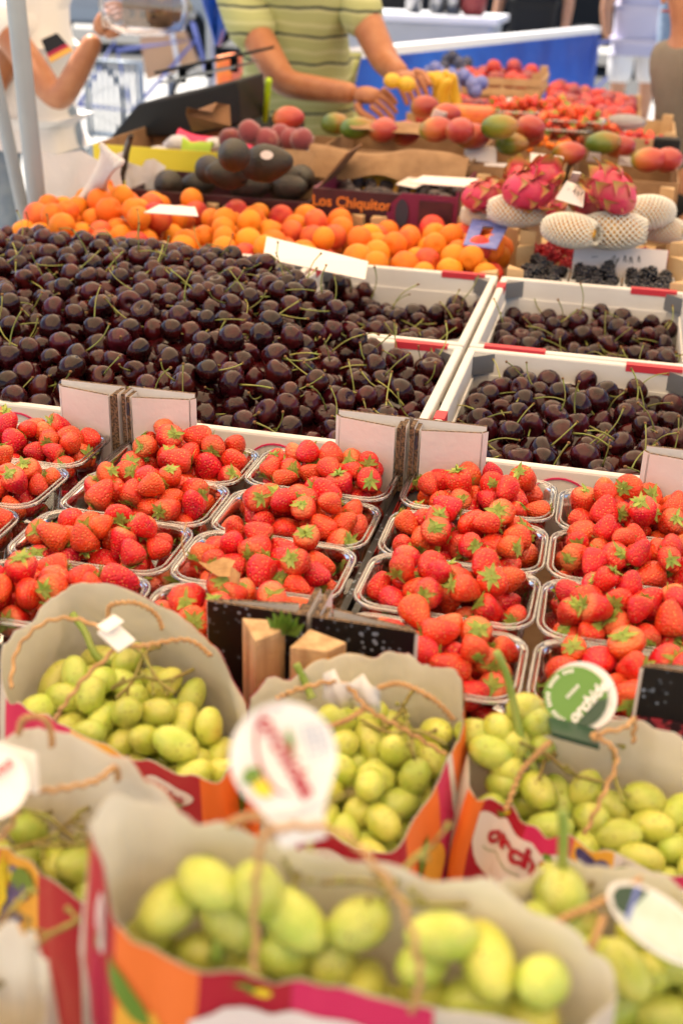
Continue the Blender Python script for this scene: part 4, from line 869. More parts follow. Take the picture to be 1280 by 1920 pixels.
for i, (u, v) in enumerate(((812, 178), (826, 176), (842, 174), (855, 180), (832, 186), (846, 190))): banana(u, v, .11, .3*i, ['leftmost ripe banana of the small bunch', 'second ripe banana from the left, upright', 'middle banana of the small bunch', 'rightmost banana of the upper row', 'lower banana leaning left', 'lower banana leaning right'][i])
m = MB(); c = at(882, 208, .10); m.box((c.x-.06, c.y-.05, c.z-.03), (c.x+.06, c.y+.05, c.z+.012)); o = tag(bevel(part('orange_punnet', m, M['papaya'], None), .014, 3), 'shallow orange punnet under film between mangoes and bananas', 'punnet')
tr2 = tray('wooden_tray', 'wooden tray of red nectarines raised at the back of the stall', 'wooden apricot trays', (-.42, 2.86, .06), (-.12, 3.16, .115), 0, None, slat=(.022, .008, .02))
m = MB(); m.box((-.41, 2.87, -.019), (-.13, 3.15, .058)); tag(part('upturned_crate', m, M['pine'], None), 'upturned crate lifting the nectarine tray at the back', 'crate')
NE = [egg('nectarine', M['redpeach'], (1, .97, .95), 12, 9, .15, 0, 0, .05), egg('plum', M['plum'], (1, .97, .98), 12, 9, .1, 0, 0, .05)]
fill('nectarine', 'red nectarine in the raised wooden tray before the blue tarpaulin', 'nectarine', 'nectarines in the raised tray', [NE[0], NE[1]], (-.41, -.13, 2.87, 3.15), .075, lambda x, y: .15-1.2*(x+.27)**2, (.026, .031), 70, over=.6)
tray('wooden_tray', 'long wooden tray of red plums running to the right end', 'wooden apricot trays', (-.11, 2.35, -.018), (.195, 3.2, .035), 0, None, slat=(.022, .008, .02))
fill('plum', 'red plum in the long tray at the far right end', 'plum', 'plums in the long far tray', [NE[1], NE[0]], (-.10, .185, 2.36, 3.19), .0, lambda x, y: .075+.02*np.sin(x*9+y*5), (.0225, .0265), 420, over=.6)
tray('wooden_tray', 'wooden tray of mixed plums left of the long one', 'wooden apricot trays', (-.45, 2.35, -.018), (-.125, 2.85, .035), 0, None, slat=(.022, .008, .02))
fill('plum', 'dark plum in the mixed tray behind the bananas', 'plum', 'plums in the mixed far tray', [NE[1], NE[0]], (-.44, -.13, 2.36, 2.84), .0, lambda x, y: .06+.02*np.sin(x*11+y*7), (.0225, .0265), 180, over=.6)
tray('wooden_crate', 'empty pale wooden crate at the right edge before the plums', 'wooden apricot trays', (.06, 1.94, .0), (.28, 2.32, .085), 0, None, slat=(.035, .004, .01))
one('white_tissue', egg('tissue', M['tissue'], (1.3, .8, .5), 9, 6), 'crumpled white tissue on the empty wooden crate', 'tissue', (.16, 2.10, .095), sc=.04)
m = MB(); 
for i in range(8): m.sphere((rng.normal()*.03, rng.normal()*.03, rng.uniform(-.01, .03)), .022, 7, 5)
for i, (u, v, lb) in enumerate(((850, 125, 'blue wrapped fruits piled left of the nectarine tray'), (872, 165, 'blue wrapped fruits beside the bananas'), (818, 150, 'blue wrapped fruits nearest the vendor'))):
    o = part('wrapped_fruit', m, M['blue_card'] if i else M['blueberry'], None, True); o.location = at(u, v, .12); tag(o, lb, 'wrapped fruit', 'blue wrapped fruits')
crumple('white_wrap', 'white paper cone among the plums', 'paper', at(948, 180, .12), .07, .04, M['tissue'], .018, 5)
m = MB(); c = at(1248, 275, .08); m.box((c.x-.03, c.y-.02, c.z-.02), (c.x+.03, c.y+.02, c.z+.02)); tag(bevel(part('black_box', m, M['black_plastic'], None), .004), 'small black plastic box at the right edge of the stall', 'box')
CR = MB()
for i in range(30): CR.sphere((rng.uniform(-1, 1)*.05, rng.uniform(-1, 1)*.03, rng.uniform(0, .02)), .008, 6, 4)
for u, v, lb, mm in ((1025, 280, 'orange physalis berries loose before the lone red mango', 'apricot'), (1200, 272, 'small red berries heaped at the right', 'raspberry'), (995, 240, 'red berries behind the mangoes', 'raspberry')):
    o = part('loose_berries', CR, M[mm], None, True); o.location = at(u, v, .06); tag(o, lb, 'berries', kind='stuff')

# ------------------------------------------------------------------ paper bags of grapes in wooden trays at the front
for x0, w in ((-.3, 'left'), (0., 'right')):
    pass
def tri_post(name, label, top, w, d, h, rz):
    m = MB(); m.prism([(-w/2, 0), (w/2, -d*.25), (w*.35, d)], -h, 0); o = part(name, m, M['pine'], None); o.location = top; o.rotation_euler = (0, 0, rz); bevel(o, .001); return o
ft = thing('front_tray', 'wooden tray under the left grape bags with the taller triangular corner post', 'crate', (0, 0, 0), 0, 'front wooden trays')
ft2 = thing('front_tray', 'wooden fruit tray under the right grape bags with the lower, wider triangular post', 'crate', (0, 0, 0), 0, 'front wooden trays')
pA, pB = aty(487, 1172, -.428), aty(600, 1200, -.430)
for t_, p_, ww, rz_ in ((ft, pA, .030, R(4)), (ft2, pB, .034, R(-4))):
    m = MB(); P = [(-ww*.5, -.004), (ww*.42, -.016), (ww*.5, .012), (-ww*.48, .008)]
    P = [(-ww*.48, .006), (ww*.10, -.020), (ww*.50, -.004), (ww*.5, .010)] if t_ is ft else [(-ww*.50, -.014), (ww*.25, -.012), (ww*.52, .002), (-ww*.30, .012)]
    m.prism(P, -.235-p_.z+.02, 0); o = part('corner_post', m, M['pine'], t_); o.location = p_; bevel(o, .0008)
for t_, x0, x1 in ((ft, -.60, -.012), (ft2, .0, .55)):
    for z in (-.205, -.165, -.125):
        for (a, c, d, e) in ((x0, x1, -.442, -.437), (x0, x1, -.955, -.95), (x0, x0+.005, -.94, -.445), (x1-.005, x1, -.94, -.445)):
            m = MB(); m.box((a, d, z), (c, e, z+.03)); part('slat', m, M['pine_light'], t_)
    m = MB(); m.box((x0, -.95, -.213), (x1, -.437, -.208)); part('base', m, M['pine_light'], t_)
m = MB(); lf = aty(538, 1190, -.425)
for k in range(6):
    a = -1+.4*k; tip = lf+Vector((math.sin(a)*.016, -.004, .004+math.cos(a)*.018)); s1 = lf+Vector((math.sin(a+.5)*.008, -.002, math.cos(a+.5)*.010)); s2 = lf+Vector((math.sin(a-.5)*.008, -.006, math.cos(a-.5)*.010))
    m.add([lf, s1, tip, s2], [(0, 1, 2, 3)])
tag(part('green_leaf', m, M['leaf_print'], None), 'small dark green leaf showing between the two wooden posts', 'leaf')

BAGS = []
class Bag:
    def __init__(s, name, label, rim, base_z=-.20, bsc=(.92, .92), boff=(0, 0), bulge=.012, N=110, wrk=.0040, seed=1):
        rr_ = random.Random(seed); s.N = N; s.rows = 16
        R_ = crom(rim, N, True); c = sum(R_, Vector())/N
        s.t = thing(name, label, 'paper bag', (c.x, c.y, base_z), 0, 'printed paper bags of green grapes'); o0 = s.t.location.copy(); s.o0 = o0
        s.G = []; s.Nn = []
        for j in range(s.rows+1):
            u = j/s.rows; row = []
            for i in range(N):
                p = R_[i]; b = Vector((c.x+boff[0]+(p.x-c.x)*bsc[0], c.y+boff[1]+(p.y-c.y)*bsc[1], base_z)); q = p.lerp(b, u)
                d = Vector((p.x-c.x, p.y-c.y, 0)).normalized()
                nz = mnoise.noise(Vector((i*.16+seed*9, u*3.1, seed)))*wrk*2+mnoise.noise(Vector((i*.5+seed*3, u*7, 5+seed)))*wrk*.8
                # wrap the noise at the seam
                q += d*(bulge*math.sin(math.pi*min(1, u*1.15))+nz*min(1, .35+u*2)*(1 if 4 < i < N-4 else .3)); 
                q.z += (1-u)**3*(mnoise.noise(Vector((i*.22+seed*5, 2.2, seed)))*.008+rr_.uniform(-.0007, .0007))
                row.append(q)
            s.G.append(row)
        s.arc = [0]
        for i in range(N): s.arc.append(s.arc[-1]+(R_[(i+1) % N]-R_[i]).length)
        V = [q-o0 for r_ in s.G for q in r_]; Fs = [(j*N+i, (j+1)*N+i, (j+1)*N+(i+1) % N, j*N+(i+1) % N) for j in range(s.rows) for i in range(N)]
        m = MB(); m.add(V, Fs); me = m.mesh('bag_wall', [M['paper_in']], True); o = link('bag_wall', me, s.t)
        # printed outer skin, a hair outside the inner paper
        V2 = [];
        for j in range(s.rows+1):
            for i in range(N): V2.append(s.pt_ij(i, j)+s.nrm(i, j)*.0007-o0)
        m = MB(); m.add(V2, Fs); link('outer_skin', m.mesh('outer_skin', [M['paper_out']], True), s.t)
        m = MB(); m.add([q-o0 for q in s.G[-1]], [tuple(range(N))]); part('bottom', m, M['paper_out'], s.t)
        s.c = c; s.rim = R_; BAGS.append(s)
    def pt_ij(s, i, j): return s.G[j][i % s.N]
    def nrm(s, i, j):
        a = s.pt_ij(i+1, j)-s.pt_ij(i-1, j); b = s.pt_ij(i, min(s.rows, j+1))-s.pt_ij(i, max(0, j-1)); return (a.cross(b)*-1).normalized()
    def at(s, a, d, lift):
        L_ = s.arc[-1]; a = a % L_
        i = max(k for k in range(s.N) if s.arc[k] <= a) if False else min(s.N-1, int(np.searchsorted(s.arc, a, 'right'))-1); u = (a-s.arc[i])/(s.arc[i+1]-s.arc[i])
        ln = (s.pt_ij(i, 0)-s.pt_ij(i, s.rows)).length; jj = max(0, min(s.rows-.001, d/ln*s.rows)); j = int(jj); v = jj-j
        p = s.pt_ij(i, j).lerp(s.pt_ij(i+1, j), u).lerp(s.pt_ij(i, j+1).lerp(s.pt_ij(i+1, j+1), u), v)
        n_ = s.nrm(i, j).lerp(s.nrm(i+1, j), u).normalized()
        return p+n_*(.0007+lift)-s.o0
    def patch(s, poly, m_key, lay=1, name='print'):
        """flat printed shape: poly in (arc, depth) metres, convex, mapped onto the bag skin"""
        xs = [p[0] for p in poly]; ys = [p[1] for p in poly]; st = max(.003, (max(xs)-min(xs))/40)
        nx = max(2, int((max(xs)-min(xs))/st)+1); ny = max(2, int((max(ys)-min(ys))/st)+1)
        bm = bmesh.new(); gv = [[bm.verts.new((min(xs)+(max(xs)-min(xs))*i/nx, min(ys)+(max(ys)-min(ys))*j/ny, 0)) for i in range(nx+1)] for j in range(ny+1)]
        for j in range(ny):
            for i in range(nx): bm.faces.new((gv[j][i], gv[j][i+1], gv[j+1][i+1], gv[j+1][i]))
        A = sum(poly[i][0]*poly[(i+1) % len(poly)][1]-poly[(i+1) % len(poly)][0]*poly[i][1] for i in range(len(poly))); sg = 1 if A > 0 else -1
        for i in range(len(poly)):
            a, b = poly[i], poly[(i+1) % len(poly)]; n_ = Vector(((b[1]-a[1])*sg, -(b[0]-a[0])*sg, 0))
            if n_.length < 1e-9: continue
            bmesh.ops.bisect_plane(bm, geom=bm.verts[:]+bm.edges[:]+bm.faces[:], plane_co=(a[0], a[1], 0), plane_no=n_, clear_outer=True, dist=1e-7)
        me = bpy.data.meshes.new(name)
        for v in bm.verts: v.co = s.at(v.co.x, v.co.y, .0006*lay)
        bm.to_mesh(me); bm.free(); me.materials.append(M[m_key])
        me.polygons.foreach_set('use_smooth', [True]*len(me.polygons)); return link(name, me, s.t)
    def rect(s, a0, a1, d0, d1, m_key, lay=1, name='print'): return s.patch([(a0, d0), (a1, d0), (a1, d1), (a0, d1)], m_key, lay, name)
    def oval(s, a, d, ra, rd, m_key, lay=2, rot=0, name='print', n=18):
        return s.patch([(a+ra*math.cos(t)*math.cos(rot)-rd*math.sin(t)*math.sin(rot), d+ra*math.cos(t)*math.sin(rot)+rd*math.sin(t)*math.cos(rot)) for t in [k/n*6.2832 for k in range(n)]], m_key, lay, name)
    def leaf(s, a, d, l, w, rot, m_key='leaf_print', lay=3):
        P = []
        for k in range(9): t = k/8; P.append((-l/2+l*t, w*math.sin(math.pi*t)))
        for k in range(1, 8): t = 1-k/8; P.append((-l/2+l*t, -w*math.sin(math.pi*t)))
        c, s_ = math.cos(rot), math.sin(rot); return s.patch([(a+x*c-y*s_, d+x*s_+y*c) for x, y in P], m_key, lay, 'leaf_print')
    def text(s, txt, a, d, size, m_key, rot=0, lay=4, bold=.02, shear=0):
        V, Fs = text_mesh(txt, size, bold, shear); c, s_ = math.cos(rot), math.sin(rot); m = MB()
        m.add([s.at(a+v.x*c+v.y*s_, d-v.y*c+v.x*s_, .0006*lay) for v in V], Fs); return part('lettering', m, M[m_key], s.t)
    def cord(s, P, r=.0022):
        m = MB(); n_ = 40; n_ = 120; Q = [p-s.o0 for p in crom(P, n_)]
        for ph in (0, math.pi):
            T = []; up = None
            for i, p in enumerate(Q):
                t_ = (Q[min(n_, i+1)]-Q[max(0, i-1)]).normalized(); up = t_.orthogonal().normalized() if up is None else (up-t_*up.dot(t_)).normalized(); w_ = t_.cross(up); an = i*.85+ph; T.append(p+(up*math.cos(an)+w_*math.sin(an))*r*.30)
            m.tube(T, r*.62, 6); return part('handle', m, M['cord'], s.t, True)
    def design(s, a0, seq, depth=.11):
        """the printed band that runs round the bag: blocks of (kind, length)"""
        a = a0
        for kind, ln in seq:
            b = a+ln
            if kind == 'magenta': s.rect(a, b, 0, depth, 'magenta')
            elif kind == 'crimson': s.rect(a, b, 0, depth, 'crimson')
            elif kind == 'white': s.rect(a, b, 0, depth, 'white_print')
            elif kind == 'orange':
                s.rect(a, b, 0, depth, 'orange'); s.leaf(a+ln*.45, .030, .026, .006, 2.2); s.oval(a+ln*.75, .055, .016, .02, 'yellow', 2)
            elif kind == 'yellow':
                s.rect(a, b, 0, depth, 'yellow')
                for k in range(5): s.oval(a+ln*.40+.007*(k % 2)-.003*k, .012+.009*k, .0068, .0060, 'blue_print', 2+k % 2)
                s.oval(a+.004, .014, .006, .006, 'lemon', 2); s.leaf(b-.011, .013, .020, .008, -.3)
            elif kind == 'logo':
                s.rect(a, b, 0, depth, 'crimson'); c = (a+b)/2; s.oval(c, .016, ln*.42, .0072, 'white_print', 2); s.text('orchidea', c, .016, .0085, 'crimson', lay=4); s.leaf(c+.010, .020, .010, .0018, .2, 'leaf_print', 5)
                for k in range(4): s.rect(a+.012, b-.005, .030+.0035*k, .0308+.0035*k, 'magenta', 2, 'fine_print')
                s.patch([(a+.002, .034), (a+.009, .026), (a+.010, .036)], 'white_print', 2)
            a = b

GV = [egg('grape', M['grape'], (.92, .92, 1.28+.13*k), 16, 12, .03) for k in range(3)]
SC = MB(); SC.sphere((0, 0, 1.2), (.11, .11, .05), 6, 4); SCm = SC.mesh('stem_scar', M['stem_tip'], True)
def grapes(label, region, zs, n, rr=(.0100, .0117), floorz=None, stalk=None, twigs=3, seed=3, tip=0, bag=None):
    """a bunch inside a bag: region is a polygon in world xy"""
    reg = np.array([(p[0], p[1]) for p in region]); cx, cy = reg.mean(0); ex = max(np.ptp(reg[:, 0]), np.ptp(reg[:, 1]))/2
    t = thing('grape_bunch', label, 'grapes', (cx, cy, zs-.05), 0, 'green grapes in paper bags'); o0 = Vector((cx, cy, zs-.05))
    bag = bag or BAGS[-1]; rp = np.array([(p.x, p.y) for p in bag.rim]); rc = rp.mean(0); rz_ = np.array([p.z for p in bag.rim])
    def cand(K, r):
        a = rp.min(0)+rng.random((K*4, 2))*(rp.max(0)-rp.min(0)); a = a[inpoly(a, rp)]; d = np.sqrt(((a[:, None]-rp[None])**2).sum(2).min(1)); return a[d > r*1.15+.002][:K]
    def rimz(x, y):
        d = (x[:, None]-rp[None, :, 0])**2+(y[:, None]-rp[None, :, 1])**2; j = d.argmin(1); return rz_[j], np.sqrt(d.min(1))
    Hg = lambda x, y: zs+tip*((x-cx)**2*-6-(y-cy)**2*6)-2.2*((x-cx)**2+(y-cy)**2)+.006*np.sin(x*60+seed)*np.cos(y*55)
    def Hf(x, y):
        z_, d_ = rimz(x, y); return np.minimum(Hg(x, y), z_-.020+d_*.60)
    P, Q = pack(n, cand, lambda x, y: np.full_like(x, (floorz if floorz is not None else zs-(.070 if zs < .1 else .090))), Hf, rr, fac=.86, K=40, over=.8)
    for p, r in zip(P, Q):
        o = link('grape', GV[int(rng.integers(3))], t, Vector(p)-o0, randq() if rng.random() < .4 else Euler((R(90)+rng.normal()*.4, 0, rng.uniform(0, 6.28))).to_quaternion(), r)
        if rng.random() < .3: link('stem_scar', SCm, o)
    rr_ = random.Random(seed)
    for k in range(twigs):
        a = rr_.uniform(0, 6.28); c = Vector((rr_.uniform(-.2, .2)*np.ptp(reg[:, 0]), rr_.uniform(-.1, .15)*np.ptp(reg[:, 1]), .046-(.024 if zs > .1 else 0)+rr_.uniform(0, .012))); d = Vector((math.cos(a), math.sin(a), .1)); m = MB()
        pts = crom([c-d*.022, c-Vector((0, 0, .004)), c+d*.018+Vector((0, 0, .004)), c+d*.038], 8); m.tube(pts, .0013, 5)
        for i in (2, 4, 6, 8):
            b = pts[i]; e = b+Vector((rr_.uniform(-1, 1), rr_.uniform(-1, 1), rr_.uniform(-.4, .8))).normalized()*.010; m.tube([b, e], [.0008, .0009], 4); m.sphere(e, .0017, 5, 4)
        part('twig', m, M['grape_stem'], t, True)
    if stalk:
        m = MB(); m.tube([Vector(p)-o0 for p in crom(stalk, 10)], [.0026]*10+[.0038], 7); part('stalk', m, M['green_stem'], t, True)
    return t
def disc_tag(name, label, c, r, face, m_key, th=.0007, tab=None, word=None, roll=0, wm='crimson', extra=None):
    """a round card tag that hangs on a cord, with its printed word"""
    t = thing(name, label, 'tag', c, 0, None); n_ = Vector(face).normalized(); up = Vector((0, 0, 1)); up = (up-n_*up.dot(n_)).normalized(); rt = up.cross(n_)
    up, rt = up*math.cos(roll)+rt*math.sin(roll), rt*math.cos(roll)-up*math.sin(roll)
    m = MB(); K = 40; P = [rt*math.cos(k/K*6.2832)*r+up*math.sin(k/K*6.2832)*r for k in range(K)]; m.slab([p+n_*(.004*(1-((p.dot(rt)/r)**2))) for p in P], th); part('disc', m, M[m_key], t)
    if tab:
        m = MB(); w, h = tab; m.slab([rt*(-r*.86)-up*(r*.48)+n_*.0022, rt*(-w)*1.15-up*(r*1.12)+n_*.001, rt*(-w)-up*(r+h), rt*w-up*(r+h), rt*w*1.15-up*(r*1.12)+n_*.001, rt*(r*.86)-up*(r*.48)+n_*.0022], th*1.4); part('tab', m, M['tag_white'], t)
    if word:
        text_on('lettering', word[0], word[1], M[wm], t, n_*.0045+rt*word[2]+up*word[3], rt*math.cos(word[4])+up*math.sin(word[4]), up*math.cos(word[4])-rt*math.sin(word[4]), .02, .2)
    if extra: extra(t, rt, up, n_)
    return t
LOWZ = -.205
# bag 1, left: tall back flap, printed front rim
b1 = Bag('paper_bag', 'left paper grape bag with a tall white back flap and a blank white tag',
         [at(12, 1300, .03), at(70, 1335, .022), at(150, 1378, .018), at(285, 1428, .016), at(400, 1462, .018), at(450, 1400, .022), at(462, 1330, .03), at(400, 1215, .045), at(290, 1130, .058), at(150, 1092, .062), at(70, 1150, .055), at(12, 1215, .045)], LOWZ, (.85, .85), (0, .0), .012, seed=2)
b1.design(.002, [('magenta', .052), ('yellow', .042), ('logo', .052), ('orange', .08), ('magenta', .05), ('orange', .05), ('crimson', .05), ('orange', .03)])
b1.cord([at(20, 1290, .035), at(35, 1215, .05), at(90, 1165, .066), at(160, 1165, .072), at(215, 1210, .068), at(160, 1270, .055), at(115, 1330, .035), at(105, 1350, .02)])
b1.cord([at(203, 1160, .058), at(208, 1135, .068), at(250, 1130, .074), at(290, 1150, .064), at(305, 1180, .052)])
b1.cord([at(215, 1205, .069), at(260, 1212, .066), at(350, 1200, .058), at(395, 1230, .045)])
m = MB(); a_ = at(182, 1185, .078); c_ = at(215, 1163, .082); d_ = at(255, 1200, .074); e_ = at(222, 1222, .070); m.slab([a_, e_, d_, c_], .003); m.slab([a_+Vector((0, 0, .004)), c_+Vector((0, 0, .004)), (c_+d_)/2+Vector((0, 0, .006)), (a_+e_)/2+Vector((0, 0, .006))], .001)
tag(bevel(part('cord_tag', m, M['tag_white'], None), .001), 'blank folded white tag clasping the cord of the left bag', 'tag')
grapes('big pale green grapes in the left bag, under the tall flap', [at(60, 1330, .0), at(150, 1395, 0), at(290, 1440, 0), at(400, 1465, 0), at(440, 1380, 0), at(400, 1290, 0), at(290, 1240, 0), at(130, 1200, .0), at(70, 1240, 0)], .022, 270, seed=3,
       stalk=[at(135, 1150, .045), at(160, 1185, .035), at(185, 1235, .02), at(240, 1250, .01)])
for u, v, z in ((118, 1235, .016), (135, 1300, .012), (195, 1215, .015)):
    pass
# bag 2, centre
b2 = Bag('paper_bag', 'centre paper grape bag behind the round white tag, orange and magenta on its right side',
         [at(500, 1500, .012), at(600, 1560, .008), at(722, 1600, .010), at(800, 1490, .018), at(858, 1385, .026), at(866, 1330, .035), at(858, 1272, .045), at(790, 1240, .050), at(730, 1224, .054), at(640, 1232, .052), at(540, 1268, .045), at(475, 1305, .04), at(462, 1390, .025)], LOWZ, (1.04, .9), (.012, -.01), .006, seed=5)
a2 = b2.arc[int(110*2/13)]
b2.design(a2-.004, [('crimson', .024), ('orange', .045), ('magenta', .016), ('white', .006), ('orange', .07), ('logo', .05), ('yellow', .045), ('magenta', .06), ('orange', .05)], .13)
b2.design(a2-.055, [('logo', .05)])
b2.cord([at(520, 1310, .045), at(560, 1292, .058), at(640, 1280, .066), at(690, 1330, .056), at(760, 1370, .040), at(835, 1415, .022)])
b2.cord([at(710, 1290, .056), at(750, 1282, .064), at(810, 1310, .056), at(850, 1350, .040)])
b2.cord([at(688, 1325, .056), at(650, 1350, .05), at(590, 1370, .04)])
m = MB(); a_ = at(605, 1290, .060); d_ = at(712, 1310, .060); V = []
for i in range(7):
    for j in range(3): V.append(a_.lerp(d_, i/6)+Vector((0, .004*math.sin(i*2+j), -.010*(j-1)+.003*math.sin(i*1.9))))
m.add(V, [(i*3+j, (i+1)*3+j, (i+1)*3+j+1, i*3+j+1) for i in range(6) for j in range(2)]); o = tag(part('crumpled_tag', m, M['tag_white'], None, True), 'crumpled white plastic strap on the cord of the centre bag', 'strap')
o.modifiers.new('t', 'SOLIDIFY').thickness = .0006
grapes('green grapes in the centre bag beside the round white tag', [at(640, 1560, 0), at(735, 1590, 0), at(800, 1480, 0), at(850, 1390, 0), at(845, 1320, 0), at(740, 1290, 0), at(620, 1330, 0), at(560, 1400, 0)], .022, 250, seed=6, stalk=[at(555, 1245, .05), at(570, 1275, .04), at(585, 1310, .03)])
# bag 3, right
b3 = Bag('paper_bag', 'open paper grape bag at the right whose white front panel shows red lettering',
         [at(884, 1480, .018), at(940, 1503, .013), at(1000, 1545, .010), at(1070, 1570, .010), at(1150, 1600, .010), at(1300, 1640, .010), at(1390, 1560, .02), at(1400, 1440, .035), at(1290, 1395, .045), at(1190, 1352, .052), at(1080, 1380, .035), at(940, 1385, .025), at(885, 1400, .022)], LOWZ, (.92, .9), (0, 0), .012, seed=8)
b3.rect(-.002, .010, 0, .12, 'orange'); b3.rect(.010, .040, 0, .12, 'crimson'); b3.rect(.040, .068, 0, .12, 'magenta'); b3.rect(.068, .092, 0, .12, 'yellow'); b3.rect(.092, .098, 0, .1, 'white_print', 1)
b3.patch([(.0090, .0070), (.045, .0105), (.078, .0125), (.074, .032), (.060, .050), (.036, .058), (.016, .048), (.010, .028)], 'white_print', 2, 'white_panel')
b3.text('orchi', .037, .0215, .0190, 'crimson', .02, 4, .045); b3.leaf(.0575, .0125, .008, .0016, 1.0, 'leaf_print', 5); b3.patch([(.016, .0325), (.044, .0345), (.044, .0352), (.016, .0332)], 'leaf_print', 4, 'underline')
b3.leaf(.022, .0058, .010, .0016, .4); b3.leaf(.026, .0045, .007, .002, -.6, 'lemon')
b3.oval(.076, .006, .006, .005, 'blue_print', 3); b3.oval(.084, .010, .006, .005, 'blue_print', 3); b3.leaf(.103, .012, .024, .009, .1); b3.rect(.114, .150, 0, .1, 'magenta', 1); b3.oval(.132, .014, .014, .007, 'white_print', 2)
b3.cord([at(948, 1520, .012), at(975, 1450, .03), at(1010, 1410, .045), at(1030, 1392, .052)])
b3.cord([at(1095, 1565, .010), at(1125, 1500, .03), at(1155, 1430, .045), at(1140, 1395, .055), at(1110, 1380, .060), at(1170, 1365, .058), at(1188, 1350, .054), at(1186, 1392, .04)])
grapes('green grapes in the right bag behind the lettered panel, one stalk standing up', [at(895, 1500, 0), at(1000, 1560, 0), at(1150, 1605, 0), at(1330, 1620, 0), at(1350, 1470, 0), at(1200, 1430, 0), at(1060, 1420, 0), at(940, 1400, 0), at(885, 1420, 0)], .016, 290, seed=9,
       stalk=[at(930, 1222, .085), at(948, 1262, .07), at(962, 1320, .05), at(978, 1390, .03), at(1010, 1460, .01)])
hp = thing('grape_bunch', 'small tuft of dusky grapes sticking up around the tall stalk of the right bag', 'grapes', at(960, 1390, .02), 0, 'green grapes in paper bags')
for u, v, z, an in ((935, 1368, .026, 20), (1005, 1355, .03, -15), (920, 1410, .020, 60), (965, 1395, .022, 5), (1010, 1400, .018, 10), (895, 1380, .018, 80), (985, 1330, .036, -30), (950, 1440, .012, 20)):
    link('grape', GV[1], hp, at(u, v, z)-hp.location, (R(60), R(an), R(an*.5)), .0118)
def green_extra(t, rt, up, n_):
    m = MB(); K = 36; m.slab([rt*math.cos(k/K*6.2832)*.0190-rt*.0028+up*(math.sin(k/K*6.2832)*.0190-.0016)+n_*.0050 for k in range(K)], .0003); part('green_face', m, M['tag_green'], t)
    m = MB(); a0 = R(-75); P = [rt*(.0188*math.cos(a))-rt*.0028+up*(.0188*math.sin(a)-.0016)+n_*.0054 for a in np.linspace(R(-80), R(10), 12)]+[rt*.010-up*.001+n_*.0054, rt*.004-up*.012+n_*.0054]; m.slab(P, .0002); part('dark_corner', m, M['tag_dark'], t)
    d1 = rt*math.cos(1.05)+up*math.sin(1.05); d2 = up*math.cos(1.05)-rt*math.sin(1.05)
    text_on('lettering', 'orchidea', .0098, M['tag_white'], t, n_*.0057+rt*.006-up*.002, d1, d2, .03, .3)
    m = MB()
    for k in range(5): a0 = -rt*.004+up*.001+d1*(.0022*k-.0055)+n_*.0058; m.add([a0, a0+d1*.0014, a0+d1*.0014+d2*.0018, a0+d2*.0018], [(0, 1, 2, 3)])
    for k in range(18):
        if k % 5 == 4: continue
        a = R(255)-R(8.6)*k; c_ = rt*(math.cos(a)*.0162-.0028)+up*(math.sin(a)*.0162-.0016)+n_*.0056; e1 = (rt*math.sin(a)-up*math.cos(a))*.0007; e2 = (rt*math.cos(a)+up*math.sin(a))*.0011
        m.add([c_-e1-e2, c_+e1-e2, c_+e1+e2, c_-e1+e2], [(0, 1, 2, 3)])
    part('fine_print', m, M['tag_white'], t)
gp = at(1088, 1308, .062)
disc_tag('round_tag', 'round green and white card tag standing before the strawberries above the right bag', gp, .0215, Vector(CP)-gp+Vector((-.05, -.0, .30)), 'tag_white', extra=green_extra)
m = MB(); p0 = at(1062, 1362, .052); p1 = at(1090, 1392, .054); m.slab([p0+Vector((-.012, 0, .002)), p0+Vector((.016, 0, -.001)), p1+Vector((.010, -.002, -.002)), p1+Vector((-.018, -.002, .002))], .003); tag(part('tag_clip', m, M['tag_dark'], None), 'dark green clip holding the round green tag on its cord', 'clip')

# bag 4, lower left
b4 = Bag('paper_bag', 'open paper grape bag at lower left with printed blue grapes on yellow',
         [at(-120, 1560, 0.050), at(-40, 1590, 0.042), at(20, 1592, 0.042), at(60, 1620, 0.042), at(110, 1660, 0.042), at(200, 1690, 0.042), at(300, 1640, 0.050), at(345, 1545, 0.075), at(290, 1470, 0.085), at(230, 1425, 0.090), at(110, 1372, 0.090), at(40, 1372, 0.086), at(-60, 1420, 0.075)], LOWZ, (.88, .9), (0, 0), .008, seed=11)
a4 = b4.arc[int(110*1/13)]
b4.design(a4-.001, [('magenta', .013), ('yellow', .030), ('crimson', .05), ('magenta', .05), ('orange', .06)])
b4.patch([(a4+.0145, .002), (a4+.020, .030), (a4+.013, .046), (a4+.010, .02)], 'lemon', 4)
b4.cord([at(-30, 1600, 0.050), at(20, 1550, 0.070), at(45, 1490, 0.090), at(110, 1480, 0.100), at(180, 1465, 0.096), at(215, 1440, 0.094), at(222, 1462, 0.080)])
b4.cord([at(35, 1378, 0.096), at(45, 1348, 0.108), at(80, 1345, 0.110), at(95, 1370, 0.102), at(98, 1400, 0.092)])
grapes('green grapes low inside the lower left bag', [at(-60, 1600, 0.030), at(60, 1640, 0.030), at(150, 1680, 0.030), at(250, 1640, 0.030), at(280, 1560, 0.030), at(150, 1500, 0.030), at(0, 1500, 0.030)], .038, 200, seed=12)
def side_extra(t, rt, up, n_):
    text_on('lettering', 'orchidea', .0085, M['crimson'], t, n_*.0047-rt*.004, rt*.5+up*.85, up*.5-rt*.85, .02, .2)
    m = MB(); m.slab([rt*.002-up*.008+n_*.005, rt*.010-up*.014+n_*.005, rt*.007-up*.020+n_*.005, -rt*.001-up*.014+n_*.005], .0002); part('leaf_print', m, M['leaf_print'], t)
